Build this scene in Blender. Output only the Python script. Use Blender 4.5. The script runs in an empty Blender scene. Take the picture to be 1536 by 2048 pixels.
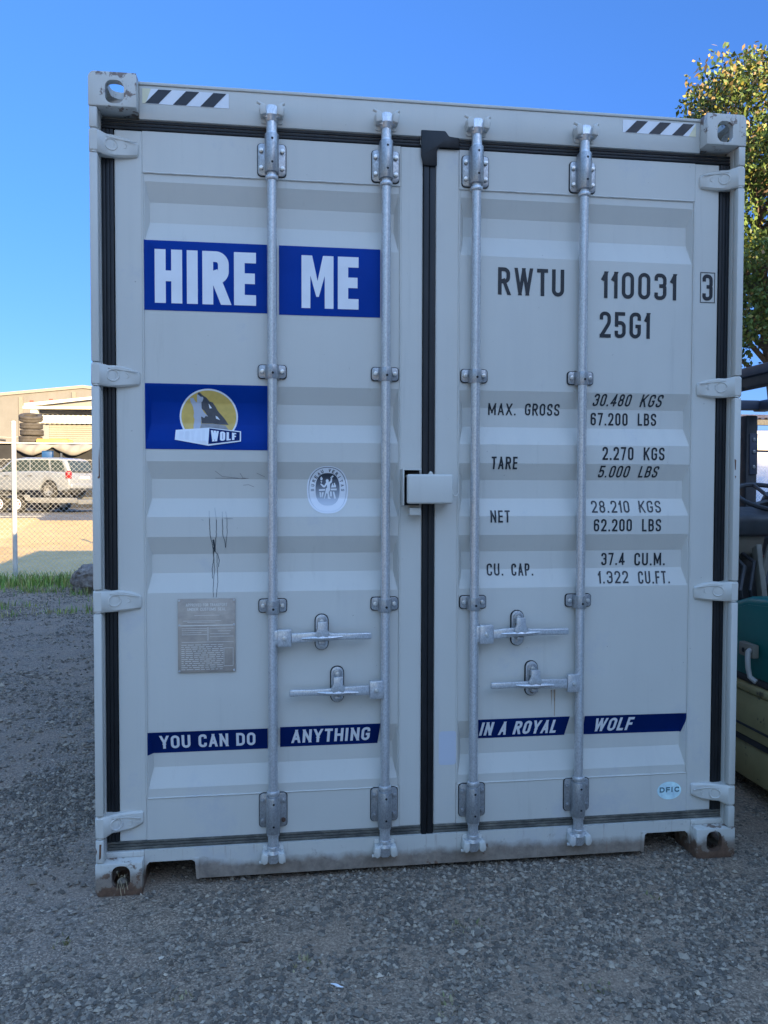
import bpy, bmesh, math, random
from mathutils import Vector, Matrix, Euler
from mathutils.geometry import tessellate_polygon
import numpy as np
random.seed(7); np.random.seed(7)
sc = bpy.context.scene
COL = sc.collection
R = math.radians

# ------------------------------------------------------------------ camera, sky, sun, exposure
cam = bpy.data.cameras.new('camera'); camo = bpy.data.objects.new('camera', cam); COL.objects.link(camo)
cam.sensor_fit = 'VERTICAL'; cam.sensor_height = 34.6; cam.lens = 34.6 * 1600.0 / 2048.0
camo.location = (-0.5772, -2.9115, 1.4645); camo.rotation_euler = (1.53892, -0.00223, -0.13341)
cam.clip_start = 0.05; cam.clip_end = 3000
sc.camera = camo
SUN_EL = R(16.5); SUN_AZ = math.atan2(.455, -.89)          # direction to the sun: (sin az, cos az)
w = bpy.data.worlds.new('World'); sc.world = w; w.use_nodes = True
nt = w.node_tree; bg = nt.nodes['Background']
def nishita(alt, air, dust, ozone):
    k = nt.nodes.new('ShaderNodeTexSky'); k.sky_type = 'NISHITA'; k.sun_disc = False
    k.sun_elevation = SUN_EL; k.sun_rotation = SUN_AZ; k.altitude = alt; k.air_density = air; k.dust_density = dust; k.ozone_density = ozone
    return k.outputs[0]
def wmix(fac, a_, b_, blend='MIX'):
    x = nt.nodes.new('ShaderNodeMix'); x.data_type = 'RGBA'; x.blend_type = blend
    for v, q in ((fac, 0), (a_, 6), (b_, 7)):
        if isinstance(v, (int, float)): x.inputs[q].default_value = v
        else: nt.links.new(v, x.inputs[q])
    return x.outputs[2]
def wramp(fac, stops):
    x = nt.nodes.new('ShaderNodeValToRGB'); e = x.color_ramp.elements
    while len(e) < len(stops): e.new(.5)
    for q, (p_, c_) in enumerate(stops): e[q].position = p_; e[q].color = (c_, c_, c_, 1) if not isinstance(c_, tuple) else (*c_, 1)
    nt.links.new(fac, x.inputs[0]); return x.outputs[0]
# the sky over the world: clear deep blue away from the sun, paler and hazier overhead and on the sun's side
wtc = nt.nodes.new('ShaderNodeTexCoord'); wsep = nt.nodes.new('ShaderNodeSeparateXYZ'); nt.links.new(wtc.outputs['Generated'], wsep.inputs[0])
deep = wmix(1.0, nishita(3000, 1.0, 0, 8.0), wramp(wsep.outputs[2], [(0, (.31, .19, .165)), (.09, (.28, .205, .205)), (.31, (.33, .315, .335)), (.55, .42)]), 'MULTIPLY')
front = wmix(1.0, nishita(0, 1.0, .4, 3.2), wramp(wsep.outputs[2], [(0, .11), (.3, .20), (.65, .84), (1, 1.0)]), 'MULTIPLY')
sky_c = wmix(wramp(wsep.outputs[1], [(.2, 0), (.62, 1)]), front, deep)
nt.links.new(sky_c, bg.inputs[0]); bg.inputs[1].default_value = 0.15
sl = bpy.data.lights.new('sun', 'SUN'); sl.energy = 2.8; sl.angle = R(0.53); sl.color = (1, .75, .42)
so = bpy.data.objects.new('sun', sl); COL.objects.link(so)
so.rotation_euler = Vector((math.sin(SUN_AZ)*math.cos(SUN_EL), math.cos(SUN_AZ)*math.cos(SUN_EL), math.sin(SUN_EL))).to_track_quat('Z', 'Y').to_euler()
so.location = (10, -18, 12)
sc.view_settings.view_transform = 'Standard'; sc.view_settings.look = 'None'
sc.view_settings.exposure = 2.67; sc.view_settings.gamma = 1.0
sc.render.engine = 'CYCLES'
sc.cycles.max_bounces = 8; sc.cycles.diffuse_bounces = 4

# ------------------------------------------------------------------ materials
class NT:
    def __init__(s, name, base=(.5,.5,.5), rough=.5, metal=0., spec=.5):
        s.m = bpy.data.materials.new(name); s.m.use_nodes = True
        s.t = s.m.node_tree; s.b = s.t.nodes['Principled BSDF']
        s.b.inputs['Base Color'].default_value = (*base, 1); s.b.inputs['Roughness'].default_value = rough
        s.b.inputs['Metallic'].default_value = metal; s.b.inputs['Specular IOR Level'].default_value = spec
        s.geo = None
    def n(s, typ, **kw):
        x = s.t.nodes.new(typ)
        for k, v in kw.items(): setattr(x, k, v)
        return x
    def l(s, a, b): s.t.links.new(a, b)
    def pos(s):
        if not s.geo: s.geo = s.n('ShaderNodeTexCoord')
        return s.geo.outputs['Object']
    def mapped(s, scale=(1,1,1), rot=(0,0,0)):
        m = s.n('ShaderNodeMapping'); s.l(s.pos(), m.inputs[0]); m.inputs['Scale'].default_value = scale; m.inputs['Rotation'].default_value = rot
        return m.outputs[0]
    def noise(s, scale, detail=4, rough=.55, vec=None, out='Fac'):
        x = s.n('ShaderNodeTexNoise'); x.inputs['Scale'].default_value = scale; x.inputs['Detail'].default_value = detail
        x.inputs['Roughness'].default_value = rough; s.l(vec if vec else s.pos(), x.inputs['Vector']); return x.outputs[out]
    def voro(s, scale, vec=None, out='Color', feature='F1'):
        x = s.n('ShaderNodeTexVoronoi', feature=feature); x.inputs['Scale'].default_value = scale
        s.l(vec if vec else s.pos(), x.inputs['Vector']); return x.outputs[out]
    def ramp(s, fac, stops, interp='LINEAR'):
        x = s.n('ShaderNodeValToRGB'); x.color_ramp.interpolation = interp
        e = x.color_ramp.elements
        while len(e) < len(stops): e.new(0.5)
        for i, (p, c) in enumerate(stops):
            e[i].position = p; e[i].color = (c, c, c, 1) if isinstance(c, (int, float)) else (*c, 1)
        s.l(fac, x.inputs[0]); return x.outputs[0]
    def mix(s, fac, a, b, blend='MIX'):
        x = s.n('ShaderNodeMix', data_type='RGBA', blend_type=blend)
        for v, i in ((fac, 0), (a, 6), (b, 7)):
            if isinstance(v, (int, float)): x.inputs[i].default_value = v if i == 0 else (v, v, v, 1)
            elif isinstance(v, tuple): x.inputs[i].default_value = (*v, 1)
            else: s.l(v, x.inputs[i])
        return x.outputs[2]
    def math(s, op, a, b=0., c=None):
        x = s.n('ShaderNodeMath', operation=op)
        for i, v in enumerate((a, b)):
            if isinstance(v, (int, float)): x.inputs[i].default_value = v
            else: s.l(v, x.inputs[i])
        return x.outputs[0]
    def xyz(s, vec=None):
        x = s.n('ShaderNodeSeparateXYZ'); s.l(vec if vec else s.pos(), x.inputs[0]); return x.outputs
    def color(s, c): s.l(c, s.b.inputs['Base Color'])
    def rough(s, c): s.l(c, s.b.inputs['Roughness'])
    def bump(s, h, strength=.3, dist=.01):
        x = s.n('ShaderNodeBump'); x.inputs['Strength'].default_value = strength; x.inputs['Distance'].default_value = dist
        s.l(h, x.inputs['Height']); s.l(x.outputs[0], s.b.inputs['Normal'])

def flat(name, base, rough=.5, metal=0., var=.12, scale=8, spec=.5, bump=0):
    a = NT(name, base, rough, metal, spec)
    f = a.noise(scale, 5)
    lo = tuple(c*(1-var) for c in base); hi = tuple(min(1, c*(1+var)) for c in base)
    a.color(a.ramp(f, [(.3, lo), (.7, hi)]))
    a.rough(a.ramp(a.noise(scale*2.3, 4), [(.3, max(0, rough-.08)), (.7, min(1, rough+.08))]))
    if bump: a.bump(a.noise(scale*6, 4), bump, .004)
    return a.m

PAINT = (.57, .55, .50)
def paint_material(name, rust=0., mud=False, low_rust=False):
    a = NT(name, PAINT, .42, 0, .45)
    big = a.noise(1.6, 5); c = a.ramp(big, [(.3, tuple(x*.95 for x in PAINT)), (.7, tuple(x*1.04 for x in PAINT))])
    streak = a.noise(1.0, 5, .6, a.mapped((14, 14, .8)))
    c = a.mix(a.ramp(streak, [(.50, 0), (.75, .22)]), c, (.46, .45, .43))
    scuff = a.noise(3.2, 7, .72); zh = a.xyz()[2]; lowz = a.ramp(a.math('MULTIPLY', zh, .33), [(.03, .07), (.22, .02), (.5, -.03)])
    c = a.mix(a.ramp(a.math('ADD', scuff, lowz), [(.60, 0), (.72, .30)]), c, (.37, .39, .46))
    grime = a.noise(1.0, 6, .7, a.mapped((26, 26, 1.6))); c = a.mix(a.ramp(grime, [(.60, 0), (.74, .30)]), c, (.40, .38, .34))
    sp = a.noise(70, 2, .5); c = a.mix(a.ramp(sp, [(.775, 0), (.80, .5)]), c, (.13, .11, .10))
    if mud:
        z = a.xyz()[2]
        n = a.noise(9, 6, .65); edge = a.math('ADD', z, a.math('MULTIPLY', n, -.075))
        k = a.ramp(edge, [(.026, 1), (.055, 0)])
        mudc = a.ramp(a.noise(28, 5, .7), [(.3, (.13, .092, .068)), (.65, (.28, .215, .165))])
        c = a.mix(a.math('MULTIPLY', k, .88), c, mudc)
        f2 = a.ramp(a.noise(22, 4, .7), [(.62, 0), (.70, .6)]); c = a.mix(f2, c, (.30, .26, .22))
    if rust:
        n = a.noise(16, 6, .68)
        if not low_rust and not mud: n = a.math('ADD', n, a.ramp(a.math('SUBTRACT', a.xyz()[2], 2.0), [(.868, 0), (.895, .085)]))
        if low_rust:
            z = a.xyz()[2]; n = a.math('ADD', n, a.ramp(z, [(.0, .17), (.085, .0)]))
        k = a.ramp(n, [(.66-rust, 0), (.70-rust, 1)])
        rc = a.ramp(a.noise(60, 4, .7), [(.3, (.07, .033, .02)), (.7, (.19, .10, .06))])
        c = a.mix(a.math('MULTIPLY', k, .85), c, rc)
        st = a.noise(1.0, 4, .6, a.mapped((60, 60, 5))); c = a.mix(a.ramp(st, [(.60, 0), (.74, .5)]), c, (.23, .11, .06))
    a.color(c)
    a.rough(a.ramp(scuff, [(.3, .36), (.7, .56)]))
    a.bump(a.math('ADD', a.math('MULTIPLY', a.noise(120, 3), .05), a.noise(2.6, 3, .5)), .16, .02)
    return a.m

M = {}
M['paint'] = paint_material('container_paint')
M['paint_mud'] = paint_material('container_paint_muddy', rust=.02, mud=True)
M['paint_rust'] = paint_material('container_paint_rusty', rust=.10)
M['paint_low'] = paint_material('container_paint_rusty_low', rust=.10, mud=True, low_rust=True)
def galv(name, base, lo, hi):
    a = NT(name, (base,)*3, .42, .55, .5)
    v = a.voro(330, a.mapped((1, 1, .55)), out='Color'); vv = a.xyz(v)[0]
    n = a.noise(26, 6, .7, a.mapped((1, 1, .35)))
    f = a.math('ADD', a.math('MULTIPLY', vv, .5), a.math('MULTIPLY', n, .5))
    a.color(a.ramp(f, [(.25, tuple(base*lo*x for x in (.98, 1, 1.03))), (.75, tuple(base*hi*x for x in (.98, 1, 1.03)))]))
    a.rough(a.ramp(f, [(.3, .40), (.7, .30)])); a.bump(n, .06, .002)
    return a.m
M['galv'] = galv('galvanised_steel', .56, .84, 1.12)
M['galv_dark'] = galv('galvanised_bracket', .36, .82, 1.15)
M['bolt'] = flat('zinc_bolt', (.62, .62, .60), .35, .8, .15, 60)
M['bolt_rust'] = flat('rusted_bolt', (.09, .05, .035), .8, 0, .3, 60)
M['dark'] = flat('dark_recess', (.012, .012, .014), .8)
a = NT('rubber_gasket', (.01, .011, .014), .5, 0, .35)
a.color(a.ramp(a.noise(20, 6, .7, a.mapped((1, 1, .3))), [(.35, (.006, .007, .009)), (.8, (.018, .019, .022))])); M['rubber'] = a.m
a = NT('rubber_dusty', (.05, .05, .05), .7, 0, .4)
a.color(a.ramp(a.noise(14, 7, .72, a.mapped((1, 1, 2))), [(.32, (.040, .040, .038)), (.52, (.11, .105, .09)), (.75, (.24, .215, .175))])); M['rubber_dust'] = a.m
M['blue'] = flat('blue_vinyl', (.0, .034, .245), .5, 0, .08, 5, .08)
M['navy'] = flat('navy_vinyl', (.0, .014, .10), .5, 0, .1, 9, .10)
M['white'] = flat('white_vinyl', (.74, .75, .78), .42, 0, .04, 14)
M['black'] = flat('black_vinyl', (.012, .016, .022), .42, 0, .25, 20)
M['stripe'] = flat('charcoal_vinyl', (.010, .012, .020), .42, 0, .2, 14)
M['yellowed'] = flat('yellowed_vinyl', (.72, .66, .45), .45, 0, .06, 20)
M['gold'] = flat('yellow_vinyl', (.62, .42, .10), .42, 0, .10, 40)
M['logo_grey'] = flat('charcoal_print', (.060, .062, .074), .45, 0, .15, 60)
M['logo_pale'] = flat('pale_print', (.42, .44, .50), .45, 0, .05, 30)
M['logo_shadow'] = flat('grey_print', (.26, .25, .25), .5, 0, .2, 60)
M['ghost'] = flat('ghost_print', (.70, .71, .745), .45, 0, .03, 30)
M['holo'] = flat('pale_blue_foil', (.62, .84, .92), .3, 0, .18, 30)
M['teal_print'] = flat('teal_print', (.07, .16, .20), .5)
a = NT('brushed_data_plate', (.30, .28, .27), .5, .2)
a.color(a.ramp(a.noise(12, 6, .7, a.mapped((1, 1, 1.6), (0, .5, 0))), [(.35, (.34, .29, .25)), (.7, (.50, .42, .35))])); a.bump(a.noise(200, 3, .6), .10, .002); M['plate'] = a.m
M['plate_text'] = flat('plate_raised_text', (.72, .68, .62), .45, .1, .1, 40)
a = NT('faded_seal_print', (.05, .06, .08), .45)
z = a.xyz()[2]
a.color(a.ramp(a.math('ADD', a.math('MULTIPLY', z, 5.6), -7.63), [(0.02, (.66, .69, .74)), (.30, (.42, .46, .52)), (.62, (.085, .10, .13)), (.8, (.03, .036, .05))])); M['seal'] = a.m
M['ink'] = flat('dried_black_drip', (.035, .045, .055), .5, 0, .3, 60)
M['rustdrip'] = flat('rust_streak', (.33, .22, .14), .7, 0, .35, 60)
M['faint'] = flat('faint_grey_drip', (.28, .29, .30), .5, 0, .1, 60)

# ------------------------------------------------------------------ mesh builder
class MB:
    def __init__(s): s.bm = bmesh.new(); s.mats = []
    def mi(s, mat):
        if mat not in s.mats: s.mats.append(mat)
        return s.mats.index(mat)
    def add(s, src, mat, mx=None):
        i = s.mi(mat)
        if mx is not None: bmesh.ops.transform(src, matrix=mx, verts=src.verts)
        flip = mx is not None and mx.determinant() < 0
        vm = {v: s.bm.verts.new(v.co) for v in src.verts}
        for f in src.faces:
            vs = [vm[v] for v in f.verts]
            if flip: vs.reverse()
            try: nf = s.bm.faces.new(vs); nf.material_index = i
            except ValueError: pass
        src.free(); return s
    def box(s, x0, x1, y0, y1, z0, z1, mat, bev=0, seg=2, mx=None):
        b = bmesh.new(); bmesh.ops.create_cube(b, size=1)
        bmesh.ops.scale(b, vec=(x1-x0, y1-y0, z1-z0), verts=b.verts); bmesh.ops.translate(b, vec=((x0+x1)/2, (y0+y1)/2, (z0+z1)/2), verts=b.verts)
        if bev: bmesh.ops.bevel(b, geom=b.edges[:], offset=bev, segments=seg, affect='EDGES', profile=.5)
        return s.add(b, mat, mx)
    def cyl(s, p0, p1, r0, mat, r1=None, n=20, bev=0):
        p0 = Vector(p0); p1 = Vector(p1); d = p1-p0; r1 = r0 if r1 is None else r1
        b = bmesh.new(); bmesh.ops.create_cone(b, cap_ends=True, segments=n, radius1=r0, radius2=r1, depth=d.length)
        if bev:
            es = [e for e in b.edges if abs(e.verts[0].co.z-e.verts[1].co.z) < 1e-6]
            bmesh.ops.bevel(b, geom=es, offset=bev, segments=2, affect='EDGES', profile=.5)
        return s.add(b, mat, Matrix.Translation((p0+p1)/2) @ d.to_track_quat('Z', 'Y').to_matrix().to_4x4())
    def tube(s, pts, r, mat, n=8, closed=False):
        pts = [Vector(p) for p in pts]; N = len(pts); b = bmesh.new(); rings = []
        rs = r if isinstance(r, (list, tuple)) else [r]*N
        up = None
        for i, p in enumerate(pts):
            if closed: d = pts[(i+1) % N]-pts[i-1]
            else: d = pts[min(i+1, N-1)]-pts[max(i-1, 0)]
            d.normalize()
            if up is None: up = Vector((0, 0, 1)) if abs(d.z) < .9 else Vector((0, 1, 0))
            x = up.cross(d)
            if x.length < 1e-4: x = Vector((1, 0, 0)).cross(d)
            x.normalize(); y = d.cross(x); up = y
            rings.append([b.verts.new(p+x*rs[i]*math.cos(2*math.pi*k/n)+y*rs[i]*math.sin(2*math.pi*k/n)) for k in range(n)])
        for i in range(N if closed else N-1):
            A, B = rings[i], rings[(i+1) % N]
            for k in range(n): b.faces.new((A[k], A[(k+1) % n], B[(k+1) % n], B[k]))
        if not closed:
            b.faces.new(rings[0][::-1]); b.faces.new(rings[-1])
        return s.add(b, mat)
    def prism(s, poly, d0, d1, mat, plane='xz', bev=0, seg=2, mx=None):
        b = bmesh.new(); f = {'xz': lambda u, v, d: (u, d, v), 'yz': lambda u, v, d: (d, u, v), 'xy': lambda u, v, d: (u, v, d)}[plane]
        A = [b.verts.new(f(u, v, d0)) for u, v in poly]; B = [b.verts.new(f(u, v, d1)) for u, v in poly]
        n = len(poly); b.faces.new(A); b.faces.new(B[::-1])
        for i in range(n): b.faces.new((A[i], B[i], B[(i+1) % n], A[(i+1) % n]))
        bmesh.ops.recalc_face_normals(b, faces=b.faces)
        if bev: bmesh.ops.bevel(b, geom=[e for e in b.edges if e.calc_face_angle(0) > .5], offset=bev, segments=seg, affect='EDGES', profile=.5)
        return s.add(b, mat, mx)
    def lathe(s, prof, mat, mx, n=24, closed=False):
        b = bmesh.new(); rings = [[b.verts.new((r*math.cos(2*math.pi*k/n), r*math.sin(2*math.pi*k/n), z)) for k in range(n)] for r, z in prof]
        m = len(prof)
        for i in range(m if closed else m-1):
            A, B = rings[i], rings[(i+1) % m]
            for k in range(n): b.faces.new((A[k], A[(k+1) % n], B[(k+1) % n], B[k]))
        bmesh.ops.recalc_face_normals(b, faces=b.faces)
        return s.add(b, mat, mx)
    def grid(s, fn, us, vs, mat, flip=False):
        b = bmesh.new(); g = [[b.verts.new(fn(u, v)) for v in vs] for u in us]
        for i in range(len(us)-1):
            for j in range(len(vs)-1):
                q = (g[i][j], g[i+1][j], g[i+1][j+1], g[i][j+1]); b.faces.new(q[::-1] if flip else q)
        return s.add(b, mat)
    def build(s, name, parent=None, smooth=35, loc=None):
        me = bpy.data.meshes.new(name); s.bm.to_mesh(me); s.bm.free()
        for m in s.mats: me.materials.append(m)
        if smooth:
            me.polygons.foreach_set('use_smooth', [True]*len(me.polygons)); me.set_sharp_from_angle(angle=R(smooth))
        o = bpy.data.objects.new(name, me); COL.objects.link(o)
        if loc: o.location = loc
        if parent is not None: o.parent = parent
        return o

def raw(name, verts, faces, mat, parent=None, smooth=False):
    me = bpy.data.meshes.new(name); me.from_pydata(verts, [], faces); me.update()
    for m in (mat if isinstance(mat, list) else [mat]): me.materials.append(m)
    if smooth: me.polygons.foreach_set('use_smooth', [True]*len(me.polygons))
    o = bpy.data.objects.new(name, me); COL.objects.link(o)
    if parent is not None: o.parent = parent
    return o
def tag(o, label=None, cat=None, group=None, kind=None):
    for k, v in (('label', label), ('category', cat), ('group', group), ('kind', kind)):
        if v: o[k] = v
    return o
def thing(name, label, cat, loc=(0, 0, 0), rz=0, group=None):
    o = bpy.data.objects.new(name, None); COL.objects.link(o); o.location = loc; o.rotation_euler = (0, 0, rz); o.empty_display_size = .2
    return tag(o, label, cat, group)
def lab(o, t): o['label'] = t; return o
def rrect(x0, x1, z0, z1, r, n=5):
    P = []
    for cx, cz, a0 in ((x1-r, z1-r, 0), (x0+r, z1-r, 90), (x0+r, z0+r, 180), (x1-r, z0+r, 270)):
        for k in range(n+1):
            t = R(a0+90*k/n); P.append((cx+r*math.cos(t), cz+r*math.sin(t)))
    return P

# ------------------------------------------------------------------ ground
def terrain(y): return 0.53*min(1, max(0, (y-11.0)/15.0))
a = NT('crushed_gravel', (.1, .1, .1), .85, 0, .35)
v1 = a.voro(95, out='Color'); v1d = a.voro(95, out='Distance'); v2 = a.voro(190, out='Color'); n1 = a.noise(.9, 6, .62); n2 = a.noise(6, 6, .7); n3 = a.noise(260, 3, .7)
stone = a.ramp(a.xyz(v1)[0], [(.05, (.055, .052, .052)), (.5, (.115, .108, .105)), (.92, (.22, .21, .205)), (1.0, (.42, .40, .37))])
fine = a.ramp(a.xyz(v2)[1], [(.0, (.065, .058, .054)), (.6, (.15, .134, .125)), (1, (.33, .30, .28))])
patch = a.ramp(a.math('ADD', a.math('MULTIPLY', n1, .7), a.math('MULTIPLY', n2, .35)), [(.45, 0), (.60, 1)])
dust = a.ramp(a.noise(40, 6, .72), [(.3, (.125, .106, .096)), (.7, (.235, .203, .183))])
c = a.mix(a.ramp(n2, [(.35, 0), (.55, 1)]), stone, fine)
c = a.mix(a.math('MULTIPLY', patch, .6), c, dust)
a.color(a.mix(1.0, c, (1.68, 1.40, 1.08), 'MULTIPLY'))
h = a.math('ADD', a.math('MULTIPLY', a.ramp(v1d, [(0, 1), (.9, 0)]), a.math('SUBTRACT', 1.0, a.math('MULTIPLY', patch, .75))), a.math('MULTIPLY', n3, .35))
a.bump(h, .75, .012); M['gravel'] = a.m
gm = MB()
xs = [-600, -120, -40, -20, -12, -8, -6]+[x*.5 for x in range(-10, 11)]+[6, 8, 12, 20, 40, 120, 600]
ys = [-300, -60, -20, -10, -6]+[y*.5 for y in range(-8, 23)]+[12, 14, 17, 20, 23, 26, 30, 40, 80, 200, 1500]
gm.grid(lambda x, y: (x, y, terrain(y)-(.012 if y > 10.5 else 0)), xs, ys, M['gravel'])
tag(gm.build('ground'), kind='structure')
a = NT('dry_yellow_sand', (.4, .3, .17), .9, 0, .2)
c = a.ramp(a.noise(1.2, 6, .65), [(.3, (.55, .365, .155)), (.7, (.71, .48, .225))])
c = a.mix(a.ramp(a.noise(30, 4, .7), [(.5, 0), (.72, .5)]), c, (.38, .31, .22)); a.color(c); a.bump(a.noise(35, 5, .7), .4, .02); M['sand'] = a.m
sm = MB()
sm.grid(lambda x, y: (x, y+.25*math.sin(x*1.9)+.12*math.sin(x*5.1) if y < 11 else y+.4*math.sin(x*.7)*(y > 22), terrain(y)+.004), [x*.5 for x in range(-60, 40)], [10.15, 10.6, 11, 12, 14, 17, 20, 23.5], M['sand'])
tag(sm.build('sand_yard'), kind='structure')
M['asphalt'] = flat('worn_asphalt', (.13, .125, .12), .85, 0, .3, 3, .3, .3)
am = MB(); am.grid(lambda x, y: (x, y, terrain(y)-.004), [-90, -45, -20, -10, 0, 10, 25, 60], [22.6, 26, 40, 75], M['asphalt'])
tag(am.build('asphalt_yard'), kind='structure')

am = MB(); am.grid(lambda x, y: (x, y, .004), [-5, -2, 1, 4, 7, 10], [-9.9, -7, -4, -1.75], flat('bounce_concrete', (.56, .535, .48), .8, 0, .12, 2, .3, .2))  # unseen pale slab added to bounce light onto the lower doors
tag(am.build('bounce_pavement'), kind='structure')
# loose stones lying on the yard: nobody could count them
def stones(name, N, mat_seed, region, smin, smax, power):
    rng = np.random.default_rng(mat_seed)
    base = np.array([[1,0,0],[-1,0,0],[0,1,0],[0,-1,0],[0,0,1],[0,0,-1]], float)
    tri = np.array([[0,2,4],[2,1,4],[1,3,4],[3,0,4],[2,0,5],[1,2,5],[3,1,5],[0,3,5]])
    x0, x1, y0, y1 = region
    t = rng.random(N*3); X = x0+(x1-x0)*rng.random(N*3); Y = y0+(y1-y0)*t**power
    dens = .5+.27*np.sin(X*2.1+1.3*np.sin(Y*1.7+1))*np.cos(Y*2.3+.8*np.sin(X*2.7))+.22*np.sin(X*5.3+2*np.sin(Y*4.1))*np.cos(Y*6.7+1.7*np.sin(X*4.9))+.16*np.sin(X*13+Y*7)*np.sin(Y*17-X*5); dens = np.clip(dens, 0, 1)
    keep = rng.random(N*3) < .07+.93*np.clip((dens-.33)/.38, 0, 1); X = X[keep][:N]; Y = Y[keep][:N]; n = len(X)
    s = smin+(smax-smin)*rng.random(n)**4.0; s = np.where(rng.random(n) > .9972, smax*(.9+.7*rng.random(n)), s)
    V = base[None]*(1+.45*(rng.random((n, 6, 1))-.5)); V = V*s[:, None, None]*np.stack([.7+.6*rng.random(n), .7+.6*rng.random(n), .45+.4*rng.random(n)], 1)[:, None, :]
    V += (rng.random(V.shape)-.5)*s[:, None, None]*.45
    A = rng.random(n)*6.28; ca, sa = np.cos(A), np.sin(A)
    P = np.stack([V[..., 0]*ca[:, None]-V[..., 1]*sa[:, None], V[..., 0]*sa[:, None]+V[..., 1]*ca[:, None], V[..., 2]], -1)
    P[..., 0] += X[:, None]; P[..., 1] += Y[:, None]; P[..., 2] += (s*.22)[:, None]
    F = (tri[None]+np.arange(n)[:, None, None]*6).reshape(-1, 3)
    o = raw(name, P.reshape(-1, 3).tolist(), F.tolist(), M['stone'])
    g = rng.random(n)**2.1*.215+.036; hot = rng.random(n); g = np.where(hot > .992, .25+.16*rng.random(n), g)
    tint = rng.random((n, 1))*np.array([[.10, .0, -.10]])+np.array([[1.75, 1.45, 1.12]])
    colr = np.concatenate([g[:, None]*tint, np.ones((n, 1))], 1)
    at = o.data.color_attributes.new('stone_colour', 'FLOAT_COLOR', 'POINT')
    at.data.foreach_set('color', np.repeat(colr, 6, 0).ravel().astype(np.float32))
    return o
a = NT('loose_stone', (.1, .1, .1), .8, 0, .35); at = a.n('ShaderNodeAttribute', attribute_name='stone_colour')
a.color(a.mix(.25, at.outputs['Color'], a.ramp(a.noise(300, 3), [(.3, (.13, .11, .098)), (.7, (.37, .32, .27))]))); M['stone'] = a.m
g1 = stones('loose_gravel', 170000, 3, (-2.4, 2.5, -1.25, 1.5), .0014, .0118, 1.15)
tag(g1, 'small grey crushed stones loose on the yard in front of the container', 'gravel', kind='stuff')
g2 = stones('yard_gravel', 80000, 4, (-5.6, -1.1, .6, 9.6), .0025, .016, 1.0)
tag(g2, 'grey crushed stones loose on the yard running back to the fence', 'gravel', kind='stuff')

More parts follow.
